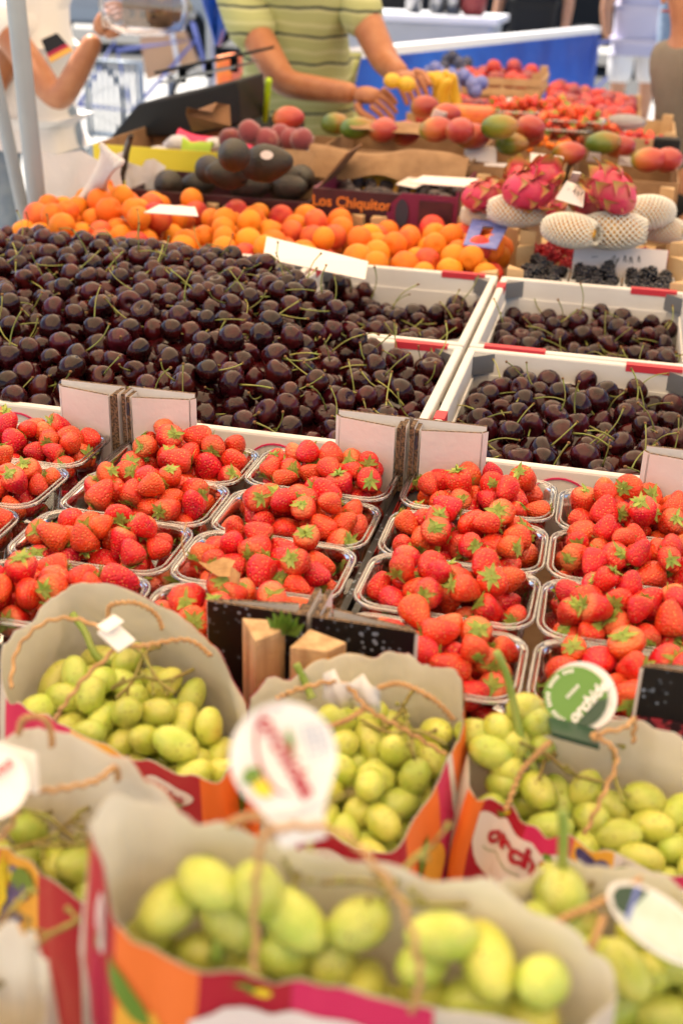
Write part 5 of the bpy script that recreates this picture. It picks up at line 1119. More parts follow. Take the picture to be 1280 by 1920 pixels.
q4 = at(-8, 1478, 0.115); disc_tag('round_tag', 'white card tag cut off by the left picture edge on the lower left bag', q4, .0165, Vector(CP)-q4+Vector((-.3, .1, .1)), 'tag_white', extra=side_extra)
m = MB(); p0 = at(30, 1402, 0.120)
m.slab([p0+Vector((-.018, 0, .003)), p0+Vector((.012, -.002, .001)), p0+Vector((.017, -.012, -.014)), p0+Vector((-.016, -.014, -.016))], .001); tag(part('tag_fold', m, M['tag_white'], None), 'folded white top of the tag at the left picture edge', 'tag')

# bag 6, lower right
b6 = Bag('paper_bag', 'open paper grape bag in the lower right corner under a glossy oval label',
         [at(860, 1900, 0.045), at(1000, 2010, 0.045), at(1200, 2060, 0.045), at(1400, 2000, 0.045), at(1450, 1800, 0.065), at(1300, 1668, 0.080), at(1200, 1640, 0.085), at(1100, 1622, 0.087), at(1045, 1612, 0.090), at(960, 1650, 0.087), at(880, 1695, 0.080), at(850, 1780, 0.060)], LOWZ, (.9, .9), (0, 0), .006, seed=14)
b6.cord([at(1000, 1760, 0.090), at(1060, 1720, 0.097), at(1130, 1690, 0.105), at(1200, 1650, 0.100)]); b6.cord([at(1130, 1720, 0.103), at(1110, 1770, 0.095), at(1080, 1830, 0.075)])
grapes('green grapes in the lower right bag, a bent stalk above them', [at(930, 1780, 0.045), at(1020, 1900, 0.045), at(1180, 1980, 0.045), at(1350, 1940, 0.045), at(1330, 1760, 0.045), at(1180, 1700, 0.045), at(1040, 1670, 0.045), at(960, 1700, 0.045)], .072, 260, seed=15,
       stalk=[at(1054, 1520, 0.115), at(1056, 1560, 0.105), at(1054, 1620, 0.090), at(1050, 1640, 0.080)])
link('grape', GV[2], [o for o in C.objects if o.name.startswith('grape_bunch')][-1], at(1048, 1672, 0.077)-[o for o in C.objects if o.name.startswith('grape_bunch')][-1].location, (R(70), R(10), R(15)), .0135)
o6 = thing('oval_label', 'glossy green and blue oval card label lying on the lower right bag', 'label', at(1215, 1722, 0.107))
m = MB(); A_, B_ = at(1140, 1665, 0.111)-o6.location, at(1330, 1800, 0.095)-o6.location; ax = (B_-A_)/2; bx_ = Vector((.004, .008, .0065)); cc = (A_+B_)/2
m.slab([cc+ax*math.cos(k/30*6.283)+bx_*math.sin(k/30*6.283) for k in range(30)], .0012); part('card', m, M['tag_white'], o6)
m = MB(); nn = ax.cross(bx_).normalized(); nn = nn if nn.dot(Vector(CP)) > 0 else -nn; m.slab([cc+nn*.0008+ax*.9*math.cos(k/30*6.283)+bx_*.85*math.sin(k/30*6.283) for k in range(30)], .0002); part('face', m, mat('pale_green_print', (.50, .62, .50), .2, (.62, .72, .66), 60), o6)
m = MB(); m.slab([cc+nn*.0012+ax*.92*math.cos(R(a))+bx_*.87*math.sin(R(a)) for a in (115, 140, 165, 190, 215)]+[cc+nn*.0012-ax*.55-bx_*.5], .0002); part('dark_end', m, M['tag_dark'], o6)
m = MB(); m.slab([cc+nn*.0013-ax*.62+bx_*.66, cc+nn*.0013-ax*.54+bx_*.72, cc+nn*.0013-ax*.46-bx_*.62, cc+nn*.0013-ax*.53-bx_*.62], .0002); part('blue_stripe', m, M['blue_card'], o6)

# bag 5, front centre (out of focus)
b5 = Bag('paper_bag', 'nearest large paper grape bag with a red upright corner and orange front',
         [at(222, 1735, 0.126), at(300, 1790, 0.112), at(400, 1826, 0.106), at(520, 1822, 0.104), at(640, 1858, 0.100), at(860, 1905, 0.096), at(1060, 1925, 0.096), at(1140, 1885, 0.100), at(1148, 1830, 0.106), at(1090, 1755, 0.116), at(1000, 1700, 0.122), at(880, 1655, 0.124), at(700, 1622, 0.126), at(560, 1582, 0.132), at(420, 1560, 0.138), at(345, 1535, 0.144), at(250, 1500, 0.154), at(184, 1512, 0.164), at(176, 1560, 0.158), at(205, 1650, 0.142)], LOWZ, (1.0, .92), (-.012, .0), .004, N=140, seed=17)
A5 = b5.arc
b5.rect(-.0005, .038, 0, .10, 'orange'); b5.rect(.038, .095, 0, .10, 'crimson'); b5.rect(.075, .13, 0, .1, 'magenta', 2); b5.rect(A5[-1]-.036, A5[-1]-.0006, 0, .14, 'crimson')
b5.patch([(.036, .026), (.046, .018), (.062, .0155), (.100, .0155), (.13, .019), (.13, .06), (.036, .06)], 'white_print', 3); b5.leaf(.058, .0055, .018, .0022, 0); b5.leaf(.063, .0045, .010, .0024, -.4, 'lemon', 4)
b5.leaf(.006, .030, .032, .0065, .9); b5.patch([(.002, .040), (.018, .034), (.034, .050), (.034, .08), (.0, .08)], 'yellow', 2)
b5.oval(A5[-1]-.019, .022, .0062, .016, 'white_print', 3, .15); b5.text('orchidea', A5[-1]-.018, .020, .0075, 'crimson', 1.75, 5); b5.leaf(A5[-1]-.019, .030, .012, .0018, 1.6, 'leaf_print', 6)
for k in range(6): b5.rect(A5[-1]-.030+.0035*k, A5[-1]-.0290+.0035*k, .045, .095, 'magenta', 2, 'fine_print')
b5.cord([at(478, 1705+120, 0.112), at(478, 1700, 0.137), at(484, 1610, 0.164), at(500, 1562, 0.176), at(560, 1550, 0.179), at(640, 1562, 0.176), at(700, 1620, 0.167), at(755, 1700, 0.152), at(782, 1790, 0.134), at(785, 1850, 0.117), at(770, 1900, 0.098)], .0021)
b5.cord([at(430, 1545, 0.144), at(470, 1530, 0.167), at(510, 1535, 0.176)]); 
grapes('large green grapes in the nearest bag, blurred, below the round white tag', [at(235, 1760, 0.092), at(400, 1860, 0.082), at(640, 1900, 0.082), at(860, 1960, 0.082), at(1060, 1960, 0.082), at(1110, 1860, 0.082), at(1000, 1770, 0.082), at(800, 1700, 0.082), at(560, 1640, 0.082), at(330, 1600, 0.092), at(225, 1640, 0.092)], .142, 380, (.0104, .0120), seed=18, twigs=3,
       stalk=[at(370, 1560, 0.132), at(410, 1640, 0.117), at(412, 1720, 0.112), at(405, 1800, 0.097)])
def white_extra(t, rt, up, n_):
    m = MB(); P1_ = []
    for (x0, y0, w, m_k) in ((-.0015, .001, .0008, 'crimson'),):
        K = 24; cx = [rt*(-.001+.009*math.cos(a))+up*(.002+.016*math.sin(a))+n_*.0052 for a in np.linspace(1.2, 4.6, K)]
        for i in range(K-1): m.add([cx[i], cx[i+1], cx[i+1]+rt*.0012, cx[i]+rt*.0012], [(0, 1, 2, 3)])
    part('red_arc', m, M['crimson'], t)
    for (x, y, l, w, rot, k) in ((-.013, -.004, .009, .0032, .3, 'leaf_print'), (-.0105, -.009, .010, .003, 2.2, 'lemon'), (.0035, .004, .012, .0014, 1.5, 'leaf_print')):
        m = MB(); P = [(-l/2+l*q/8, w*math.sin(math.pi*q/8)) for q in range(9)]+[(-l/2+l*(1-q/8), -w*math.sin(math.pi*(q/8))) for q in range(1, 8)]
        m.add([rt*(x+a*math.cos(rot)-b*math.sin(rot))+up*(y+a*math.sin(rot)+b*math.cos(rot))+n_*.0052 for a, b in P], [tuple(range(len(P)))]); part('leaf_print', m, M[k], t)
    text_on('lettering', 'orchidea', .0095, M['crimson'], t, n_*.0050+rt*.001, -up*.95+rt*.3, rt*.95+up*.3, .03, .2)
    m = MB()            # rows of print too small to read: broken fine lines
    for k in range(4):
        for j in range(6-k % 2): a0 = rt*(.0095+.0022*k)+up*(.009-.0024*j)+n_*.0050; m.add([a0, a0+rt*.0009, a0+rt*.0009-up*.0017, a0-up*.0017], [(0, 1, 2, 3)])
    part('fine_print', m, M['ink_blue'], t)
w5 = at(532, 1418, 0.194)
disc_tag('round_tag', 'big round white card tag with red lettering standing on the cord of the nearest bag', w5, .0200, Vector(CP)-w5, 'tag_white', tab=(.0085, .0120), roll=R(-14), extra=white_extra)

# bag 7, bottom left corner
b7 = Bag('paper_bag', 'paper grape bag cut off by the bottom left corner, rolled rim showing',
         [at(-160, 1900, 0.070), at(0, 1960, 0.070), at(75, 1930, 0.070), at(88, 1850, 0.082), at(70, 1770, 0.096), at(20, 1738, 0.106), at(-60, 1735, 0.106), at(-160, 1790, 0.090)], LOWZ, (.9, .9), (-.01, 0), .004, seed=20)
grapes('green grapes in the bottom left corner bag', [at(-100, 1890, 0.070), at(0, 1930, 0.070), at(60, 1900, 0.070), at(62, 1820, 0.070), at(0, 1780, 0.070), at(-80, 1790, 0.070)], .074, 90, seed=21, twigs=2)

# ------------------------------------------------------------------ people and street
def skinned(name, V, E, Rd, m_, parent, sub=2, root=0, o0=(0, 0, 0)):
    me = bpy.data.meshes.new(name); me.from_pydata([Vector(v)-Vector(o0) for v in V], E, []); o = bpy.data.objects.new(name, me); C.objects.link(o)
    sk = o.modifiers.new('skin', 'SKIN'); sk.use_smooth_shade = True
    for i, r in enumerate(Rd): me.skin_vertices[0].data[i].radius = r if hasattr(r, '__len__') else (r, r); me.skin_vertices[0].data[i].use_root = (i == root)
    su = o.modifiers.new('sub', 'SUBSURF'); su.levels = su.render_levels = sub
    dg = bpy.context.evaluated_depsgraph_get(); me2 = bpy.data.meshes.new_from_object(o.evaluated_get(dg)); C.objects.unlink(o); bpy.data.objects.remove(o)
    me2.materials.clear(); me2.materials.append(m_); me2.polygons.foreach_set('use_smooth', [True]*len(me2.polygons)); return me2
def joinm(name, ms, m_, parent):
    b = MB()
    for me in ms: b.add([v.co for v in me.vertices], [tuple(p.vertices) for p in me.polygons])
    return part(name, b, m_, parent, True)
def hand_meshes(w, d, nrm, k, curl, o0, side=1):
    """palm and five fingers from the wrist w along d; nrm is the back of the hand"""
    d = Vector(d).normalized(); n_ = Vector(nrm); n_ = (n_-d*n_.dot(d)).normalized(); s_ = d.cross(n_)*side; w = Vector(w); out = []
    pal = skinned('p', [w, w+d*.045*k, w+d*.095*k, w+d*.05*k+s_*.022*k, w+d*.05*k-s_*.022*k], [(0, 1), (1, 2), (1, 3), (1, 4)], [(.026*k, .020*k), (.036*k, .019*k), (.034*k, .017*k), (.018*k, .015*k), (.018*k, .015*k)], M['skin'], None, 2, 0, o0); out.append(pal)
    for i, (off_, ln) in enumerate(((-.033, .070), (-.011, .080), (.011, .075), (.031, .060))):
        p = w+d*.080*k+s_*off_*k; q = [p]; dd = d.copy(); 
        for j, f in enumerate((.42, .32, .26)):
            dd = (dd*math.cos(curl)-n_*math.sin(curl)).normalized(); q.append(q[-1]+dd*ln*f*k*1.15)
        out.append(skinned('f', q, [(0, 1), (1, 2), (2, 3)], [.0105*k, .0095*k, .0088*k, .0070*k], M['skin'], None, 2, 0, o0))
    p = w+d*.025*k-s_*.030*k; q = [p, p+(d*.6-s_*.6-n_*.3).normalized()*.036*k, p+(d*.6-s_*.6-n_*.3).normalized()*.036*k+(d*.9-n_*.5).normalized()*.032*k, p+(d*.6-s_*.6-n_*.3).normalized()*.036*k+(d*.9-n_*.5).normalized()*.056*k]
    out.append(skinned('t', q, [(0, 1), (1, 2), (2, 3)], [.015*k, .0125*k, .0105*k, .0080*k], M['skin'], None, 2, 0, o0)); return out
def person(label, x, y, face, h, shirt, pants, skin='skin2', arms=None, short=True, shorts=False, lean=0, hair='hair', hands=True, build=1.0, group=None, curl=.5):
    """standing figure with feet on the ground; face = heading angle; arms = world points ((elbow, wrist), (elbow, wrist)) or None"""
    k = h/1.75; t = thing('person', label, 'person', (x, y, GZ), 0, group); o0 = t.location.copy()
    f = Vector((math.sin(face), math.cos(face), 0)); s_ = Vector((math.cos(face), -math.sin(face), 0))
    def J(a, b, c): z = c*k; return Vector((x, y, GZ))+s_*a*k*build+f*(b*k+lean*max(0, c-.95)*k)+Vector((0, 0, z-abs(lean)*.25*max(0, c-.95)*k))
    V = [J(0, 0, .96), J(0, 0, 1.10), J(0, .01, 1.28), J(0, 0, 1.42), J(0, .01, 1.50), J(0, .02, 1.585), J(0, .015, 1.67)]
    E = [(0, 1), (1, 2), (2, 3), (3, 4), (4, 5), (5, 6)]; Rd = [(.15*k*build, .11*k*build), (.13*k*build, .10*k*build), (.155*k*build, .105*k*build), (.09*k*build, .075*k*build), (.055*k, .055*k), (.072*k, .085*k), (.070*k, .085*k)]
    wr = []
    for si, sg in enumerate((-1, 1)):
        sh = J(sg*.185, 0, 1.40); 
        if arms and arms[si]: el, wt = arms[si]
        else: el, wt = J(sg*.25, -.02, 1.12), J(sg*.26, .08, .90)
        n0 = len(V); V += [sh, el, wt]; E += [(3, n0), (n0, n0+1), (n0+1, n0+2)]; Rd += [.055*k*build, .043*k*build, .028*k*build]; wr.append((Vector(el), Vector(wt), Vector(sh)))
    legs = []
    for sg in (-1, 1):
        n0 = len(V); L_ = [J(sg*.10, 0, .88), J(sg*.11, .02, .50), J(sg*.11, -.01, .09), J(sg*.12, .13, .035)]
        L_ = [Vector((p.x, p.y, GZ+c*k)) for p, c in zip(L_, (.88, .50, .09, .035))]; V += L_; E += [(0, n0), (n0, n0+1), (n0+1, n0+2), (n0+2, n0+3)]; Rd += [.085*k, .058*k, .038*k, .035*k]; legs.append(L_)
    bodym = [skinned('b', V, E, Rd, M[skin], None, 2, 0, o0)]
    if hands:
        for si, (el, wt, sh) in enumerate(wr): bodym += hand_meshes(wt, wt-el, Vector((0, -.75, .65)) if arms and arms[si] else s_*(1 if si else -1), k*.92, curl, o0, 1 if si == 0 else -1)
    # nose and ears are part of the head
    b = MB(); hc = V[5]-o0; b.sphere(hc+f*.095*k+Vector((0, 0, .0)), (.012*k, .012*k, .02*k), 7, 5)
    for sg in (-1, 1): b.sphere(hc+s_*sg*.078*k+Vector((0, 0, .01*k)), (.010*k, .016*k, .028*k), 7, 5)
    bodym.append(b.mesh('n', M[skin], True)); joinm('body', bodym, M[skin], t)
    for sg in (-1, 1):
        b = MB(); b.sphere(hc+f*.084*k+s_*sg*.031*k+Vector((0, 0, .035*k)), .011*k, 8, 6); e_ = part('eye', b, M['white_paint'], t, True)
        b = MB(); b.sphere(hc+f*.092*k+s_*sg*.031*k+Vector((0, 0, .035*k)), .006*k, 7, 5); part('iris', b, M['ink'], e_, True)
        b = MB(); b.tube([hc+f*.088*k+s_*sg*(.016+.012*q)*k+Vector((0, 0, (.056+.004*math.sin(q*1.5))*k)) for q in range(3)], .004*k, 5); part('eyebrow', b, M[hair], t, True)
    b = MB(); b.tube([hc+f*(.090-.004*abs(q))*k+s_*q*.011*k+Vector((0, 0, -.040*k)) for q in (-2, -1, 0, 1, 2)], .0045*k, 5); part('mouth', b, M['peach'], t, True)
    b = MB(); b.sphere(hc+Vector((0, 0, .085*k))-f*.018*k, (.088*k, .098*k, .085*k), 14, 10); part('hair', b, M[hair], t, True)
    # clothes
    sv_ = [V[0]+(V[1]-V[0])*-.4, V[0], V[1], V[2], V[3], V[3].lerp(V[4], .35)]; se = [(0, 1), (1, 2), (2, 3), (3, 4), (4, 5)]; sr = [(.178*k*build, .135*k*build), (.172*k*build, .132*k*build), (.168*k*build, .128*k*build), (.185*k*build, .130*k*build), (.125*k*build, .105*k*build), (.070*k, .068*k)]
    for (el, wt, sh) in wr:
        n0 = len(sv_); end = sh.lerp(el, .62) if short else wt.lerp(el, .05)
        if short: sv_ += [sh, end]; se += [(4, n0), (n0, n0+1)]; sr += [.082*k*build, .076*k*build]
        else: sv_ += [sh, Vector(el), end]; se += [(4, n0), (n0, n0+1), (n0+1, n0+2)]; sr += [.076*k, .058*k, .042*k]
    sm_ = skinned('s', sv_, se, sr, M[shirt], None, 2, 1, o0); link('shirt', sm_, t)
    ps = [V[0]+Vector((0, 0, .03*k)), V[0]]; pe = [(0, 1)]; pr = [(.165*k, .125*k), (.17*k, .13*k)]
    for L_ in legs:
        n0 = len(ps); 
        if shorts: ps += [L_[0], L_[0].lerp(L_[1], .85)]; pe += [(1, n0), (n0, n0+1)]; pr += [.105*k, .105*k]
        else: ps += [L_[0], L_[1], L_[2]+Vector((0, 0, .02))]; pe += [(1, n0), (n0, n0+1), (n0+1, n0+2)]; pr += [.10*k, .078*k, .062*k]
        b = MB(); b.sphere((L_[2]+L_[3])/2+Vector((0, 0, -.025*k))-o0+f*.01, (.05*k, .13*k, .045*k) if abs(f.y) > .5 else (.13*k, .05*k, .045*k), 10, 6); part('shoe', b, M['black_cloth'], t, True)
    link('trousers', skinned('t', ps, pe, pr, M[pants], None, 2, 1, o0), t)
    return t, V, wr

# the vendor: facing the camera side, leaning over the fruit, hands peeling a yellow fruit
YV = 2.50
elR, wrR = aty(532, 158, 2.30), aty(668, 176, 2.14); elL, wrL = aty(722, 118, 2.42), aty(752, 140, 2.26)
vend, VV, vw = person('bearded vendor in yellow green striped polo shirt leaning over the fruit', -.85, 2.72, math.pi, 1.70, 'polo', 'denim', 'skin', arms=((elL, wrL), (elR, wrR)), lean=.42, build=1.04, curl=.95)
b = MB(); nk = VV[3]-vend.location; b.tube([nk+Vector((math.cos(a)*.085, math.sin(a)*.075-.01, .03+.02*math.sin(a))) for a in np.linspace(0, 6.28, 17)[:-1]], .014, 6, True); part('collar', b, M['polo'], vend, True)
b = MB(); hc = VV[5]-vend.location
b.sphere(hc+Vector((0, -.045, -.075)), (.066, .055, .065), 12, 9); part('beard', b, M['hair'], vend, True)
b = MB(); em = aty(645, 54, 2.50)
m = MB(); m.sphere((0, 0, 0), (.010, .004, .012), 7, 5)
hm = (wrR+wrL)/2
for i, (u, v, lb) in enumerate(((735, 152, 'small yellow fruit in the vendor fingers, left piece'), (762, 158, 'small yellow fruit in the vendor fingers, right piece'))):
    b = MB(); b.sphere((0, 0, 0), (.024, .020, .020), 10, 8); o = part('yellow_fruit', b, M['banana'], None, True); o.location = aty(u, v, 2.10); tag(o, lb, 'fruit')
# the scale on the left
sc_ = thing('weighing_scale', 'black market weighing scale with a flat top tray, left of the vendor', 'scale')
Ys = 1.98
P = [aty(268, 238, Ys), aty(318, 178, Ys), aty(400, 160, Ys), aty(495, 135, Ys), aty(500, 215, Ys), aty(420, 235, Ys)]
m = MB(); m.slab([p for p in P[::-1]], -.22); bevel(part('housing', m, M['black_plastic'], sc_), .008, 3)
P = [aty(290, 140, Ys+.02), aty(460, 104, Ys+.02)]; q0, q1 = P
m = MB(); m.add([q0, q1, q1+Vector((0, .26, .0)), q0+Vector((0, .26, 0)), q0+Vector((0, 0, .008)), q1+Vector((0, 0, .008)), q1+Vector((0, .26, .008)), q0+Vector((0, .26, .008))], [(0, 3, 2, 1), (4, 5, 6, 7), (0, 1, 5, 4), (1, 2, 6, 5), (2, 3, 7, 6), (3, 0, 4, 7)]); part('weighing_plate', m, M['black_plastic'], sc_)
for f_ in (.22, .52, .8):
    p = q0.lerp(q1, f_)+Vector((0, .06, 0)); m = MB(); m.tube([p, p-Vector((0, 0, .035))], .011, 8); part('plate_support', m, M['black_plastic'], sc_, True)
m = MB(); a = aty(300, 158, Ys); c = aty(440, 128, Ys); m.add([a, c, c+Vector((0, .2, 0)), a+Vector((0, .2, 0)), a+Vector((0, 0, .006)), c+Vector((0, 0, .006)), c+Vector((0, .2, .006)), a+Vector((0, .2, .006))], [(0, 3, 2, 1), (4, 5, 6, 7), (0, 1, 5, 4), (1, 2, 6, 5), (2, 3, 7, 6), (3, 0, 4, 7)]); part('lower_plate', m, M['steel'], sc_)
m = MB(); m.box((aty(300, 220, Ys).x-.02, Ys+.02, -.22), (aty(480, 220, Ys).x+.05, Ys+.30, aty(400, 235, Ys).z-.005)); tag(part('scale_stand', m, M['black_plastic'], None), 'dark box that carries the weighing scale', 'stand')
# customer at the left with raised arm
elc, wrc = aty(112, 195, 2.30), aty(182, 66, 2.28)
cust, CV, cw = person('customer in white shirt with black red gold stripe, forearm raised with a plastic bag', -1.78, 2.62, R(150), 1.74, 'white_cloth', 'denim_light', 'skin', arms=((aty(-40, 200, 2.4), aty(-60, 330, 2.3)), (elc, wrc)), curl=.9, build=1.05)
pp = [aty(78, 75, 2.36), aty(108, 62, 2.36), aty(138, 95, 2.34), aty(96, 118, 2.34)]
for k, (m_, lo, hi) in enumerate((('black_cloth', 0, .6), ('crimson', .6, .78), ('yellow', .78, 1.0))):
    a, b_, c, d = pp; m = MB(); m.slab([a.lerp(d, lo), b_.lerp(c, lo), b_.lerp(c, hi), a.lerp(d, hi)], .003); o = part('shirt_stripe', m, M[m_], cust); o.location = -cust.location
bg_ = thing('plastic_bag', 'thin translucent plastic bag with brown goods hanging from the customer hand', 'plastic bag')
c0 = aty(270, 10, 2.15)
m = MB(); m.lathe([(.05, -.075), (.105, -.06), (.12, 0), (.09, .08), (.03, .16), (.012, .22)], 16, 0, lambda p, a: Vector((p.x*1.1*(1+.08*math.sin(5*a+p.z*30)), p.y*.6*(1+.08*math.cos(4*a)), p.z))+c0+Vector((0, 0, .0))); part('film', m, M['poly'], bg_, True)
m = MB(); m.box((c0.x-.055, c0.y-.03, c0.z-.055), (c0.x+.075, c0.y+.03, c0.z+.06)); bevel(part('brown_packet', m, M['kraft'], bg_), .015, 3)
for k in range(3): m = MB(); m.box((c0.x-.03+.03*k, c0.y-.032, c0.z-.03), (c0.x-.015+.03*k, c0.y-.0305, c0.z-.012)); part('packet_mark', m, M['hair'], bg_)
# poles at the left
for (u0, v0, u1, v1, z1, y_, lb, r_) in ((30, 0, 72, 400, 0, 1.02, 'grey blue metal awning pole at the left, the nearer and thicker one', .016), (0, 190, 45, 400, 0, 1.10, 'second grey awning pole leaning at the left picture edge', .012)):
    a = aty(u1, v1, y_); c = aty(u0, v0, y_); d = (c-a).normalized(); lo_ = a-d*((a.z-GZ)/d.z); hi_ = a+d*1.5
    m = MB(); m.tube([lo_, hi_], r_*1.15, 4 if r_ > .02 else 10); tag(part('awning_pole', m, M['pole'], None, r_ < .02), lb, 'pole', 'awning poles')
# child at the right
person('child in a taupe T-shirt standing at the right end of the stall', .345, 2.66, R(238), 1.475, 'taupe', 'black_cloth', 'skin2', shorts=True, build=.72, lean=.10)
person('passer-by in lavender top and wide white shorts beyond the blue tarpaulin', .14, 8.6, R(150), 1.72, 'lavender', 'white_cloth', 'skin2', shorts=True, build=1.15, hands=False)
person('passer-by in black T-shirt and dark jeans standing behind the blue tarpaulin', -.62, 8.2, R(190), 1.78, 'black_cloth', 'denim', 'skin2', hands=False)
person('person in dark clothes partly hidden behind the grey counter', -1.75, 8.3, R(170), 1.76, 'black_cloth', 'black_cloth', 'skin2', short=False, hands=False)
person('passer-by in light denim at the right behind the child', .55, 7.6, R(170), 1.70, 'denim_light', 'denim_light', 'skin2', short=False, hands=False)
# blue tarpaulin counter
tp = thing('tarpaulin_counter', 'market counter wrapped in bright blue tarpaulin with a white top edge behind the plums', 'counter')
A0, A1 = aty(600, 118, 3.5), aty(1125, 62, 6.6); dirv = Vector((A1.x-A0.x, A1.y-A0.y, 0)).normalized(); nr = Vector((-dirv.y, dirv.x, 0))
def wallq(name, p, q, zlo, th, m_, n=24, amp=.012):
    m = MB(); V = []
    for i in range(n+1):
        a = p.lerp(q, i/n); o_ = nr*-amp*math.sin(i*1.3)
        for z in (a.z, a.z*.5+zlo*.5, zlo): V.append(Vector((a.x, a.y, z))+(o_ if z != a.z else Vector()))
    m.add(V, [(i*3+j, i*3+j+1, (i+1)*3+j+1, (i+1)*3+j) for i in range(n) for j in range(2)]); o = part(name, m, m_, tp, True); s_ = o.modifiers.new('s', 'SOLIDIFY'); s_.thickness = th; return o
wallq('tarpaulin', A0, A1, GZ+.02, .004, M['blue_tarp'])
m = MB(); up = Vector((0, 0, .035)); m.add([A0, A1, A1+nr*.07, A0+nr*.07, A0+up, A1+up, A1+nr*.07+up, A0+nr*.07+up], [(0, 3, 2, 1), (4, 5, 6, 7), (0, 1, 5, 4), (1, 2, 6, 5), (2, 3, 7, 6), (3, 0, 4, 7)]); part('top_edge', m, M['white_paint'], tp)
gc = thing('grey_counter', 'long pale grey market counter further back with a dark red pot on it', 'counter')
p = aty(810, 60, 6.8); m = MB(); m.box((-1.9, 6.7, GZ), (p.x+.38, 7.3, p.z+.06)); bevel(part('body', m, M['grey_paint'], gc), .01); m = MB(); m.box((-1.95, 6.65, p.z+.061), (p.x+.42, 7.35, p.z+.10)); part('top', m, M['white_paint'], gc)
pt = aty(883, 45, 6.9); m = MB(); m.lathe([(.06, 0), (.075, .02), (.08, .10), (.075, .18), (.05, .21), (.015, .22)], 16, 0, lambda q, a: Vector((q.x+pt.x, q.y+6.95, q.z+p.z+.101))); tag(part('red_pot', m, M['terracotta'], None, True), 'dark red enamel pot standing on the grey counter', 'pot')
for i, (u, lb) in enumerate(((770, 'steel canister at the left on the grey counter'), (815, 'steel canister in the middle of the grey counter'), (845, 'steel canister beside the red pot'))):
    q = aty(u, 50, 6.9); m = MB(); m.tube([(q.x, 6.95, p.z+.101), (q.x, 6.95, p.z+.30)], .05, 14); m.sphere((q.x, 6.95, p.z+.31), (.05, .05, .02), 12, 5); tag(part('canister', m, M['steel'], None, True), lb, 'canister', 'steel canisters on the counter')
# blue cloth hanging at the left of the vendor
m = MB(); V = []; Yb = 3.4
for j in range(9):
    v = -260+j*43
    for i in range(5):
        ul = 378+(max(0, v)*.30); ur = 440-max(0, v)*.36; V.append(aty(ul+(ur-ul)*i/4, v, Yb+.05*math.sin(i*2+j*.7)))
m.add(V, [(j*5+i, j*5+i+1, (j+1)*5+i+1, (j+1)*5+i) for j in range(8) for i in range(4)]); o = tag(part('blue_cloth', m, M['blue_tarp'], None, True), 'bright blue cloth strip hanging left of the vendor', 'cloth'); o.modifiers.new('s', 'SOLIDIFY').thickness = .01
m = MB(); c = aty(425, 92, 3.5); m.box((c.x-.02, c.y-.08, GZ), (c.x+.045, c.y+.08, c.z-.02)); tag(bevel(part('red_crate_stack', m, M['papaya'], None), .01), 'orange red crate stack behind the scale', 'crates')
# beige parasol panel beyond, barrier, bicycle-like railing, cars
bp = thing('beige_sunshade', 'beige canvas sunshade with a pale seam standing in the sun behind the scale', 'sunshade')
Yb = 7.5; m = MB(); m.slab([aty(262, 70, Yb), aty(345, 58, Yb), aty(372, 122, Yb), aty(275, 150, Yb)][::-1], .05); part('canvas', m, M['beige'], bp)
m = MB(); a = aty(318, 60, Yb-.01); c = aty(332, 135, Yb-.01); m.slab([a, a+Vector((.035, 0, 0)), c+Vector((.035, 0, 0)), c][::-1], .006); part('seam', m, M['white_cloth'], bp)
m = MB(); a = aty(320, 140, Yb+.05); m.tube([(a.x, a.y, GZ), (a.x, a.y, a.z)], .03, 8); part('pole', m, M['galv'], bp, True)
br = thing('crowd_barrier', 'galvanised steel crowd barrier behind the customer', 'barrier'); Yr = 6.0
a, c = aty(160, 112, Yr), aty(262, 100, Yr); lo_z = -.62
m = MB(); m.tube([(a.x, Yr, GZ), (a.x, Yr, a.z), (c.x, Yr, a.z), (c.x, Yr, GZ)], .02, 8); m.tube([(a.x, Yr, lo_z), (c.x, Yr, lo_z)], .018, 8); part('frame', m, M['galv'], br, True)
for k in range(9): x_ = a.x+(c.x-a.x)*(k+1)/10; m = MB(); m.tube([(x_, Yr, a.z), (x_, Yr, lo_z)], .010, 6); part('bar', m, M['galv'], br, True)
def bike(x, y, rz, label):
    t = thing('bicycle', label, 'bicycle', (x, y, GZ), rz, 'bicycles parked in the sun')
    for sx in (-.5, .5):
        m = MB(); m.tube([(sx+.33*math.cos(a), 0, .34+.33*math.sin(a)) for a in np.linspace(0, 6.283, 29)[:-1]], .017, 6, True); w_ = part('wheel', m, M['black_cloth'], t, True)
        m = MB()
        for k in range(12): an = k/12*6.283; m.tube([(sx, 0, .34), (sx+.32*math.cos(an), 0, .34+.32*math.sin(an))], .0025, 4)
        part('spokes', m, M['steel'], w_, True)
    m = MB(); 
    for P in ([(-.5, 0, .34), (-.12, 0, .30), (-.22, 0, .78), (-.5, 0, .34)], [(-.12, 0, .30), (.36, 0, .80), (-.2, 0, .72)], [(.5, 0, .34), (.34, 0, .92)]): m.tube(P, .016, 7)
    part('frame', m, M['blue_card'], t, True)
    m = MB(); m.tube([(.36, -.25, .98), (.34, -.1, .95), (.34, .1, .95), (.36, .25, .98)], .012, 6); part('handlebar', m, M['steel'], t, True); m = MB(); m.sphere((-.24, 0, .85), (.13, .07, .03), 8, 5); part('saddle', m, M['black_cloth'], t, True)
bike(-3.3, 7.4, R(20), 'bicycle leaning behind the crowd barrier, left one'); bike(-2.5, 9.2, R(-25), 'bicycle with a blue frame standing beyond the beige sunshade'); bike(-.1, 10.5, R(15), 'bicycle parked behind the two passers-by'); bike(.9, 9.4, R(60), 'bicycle at the right behind the child')
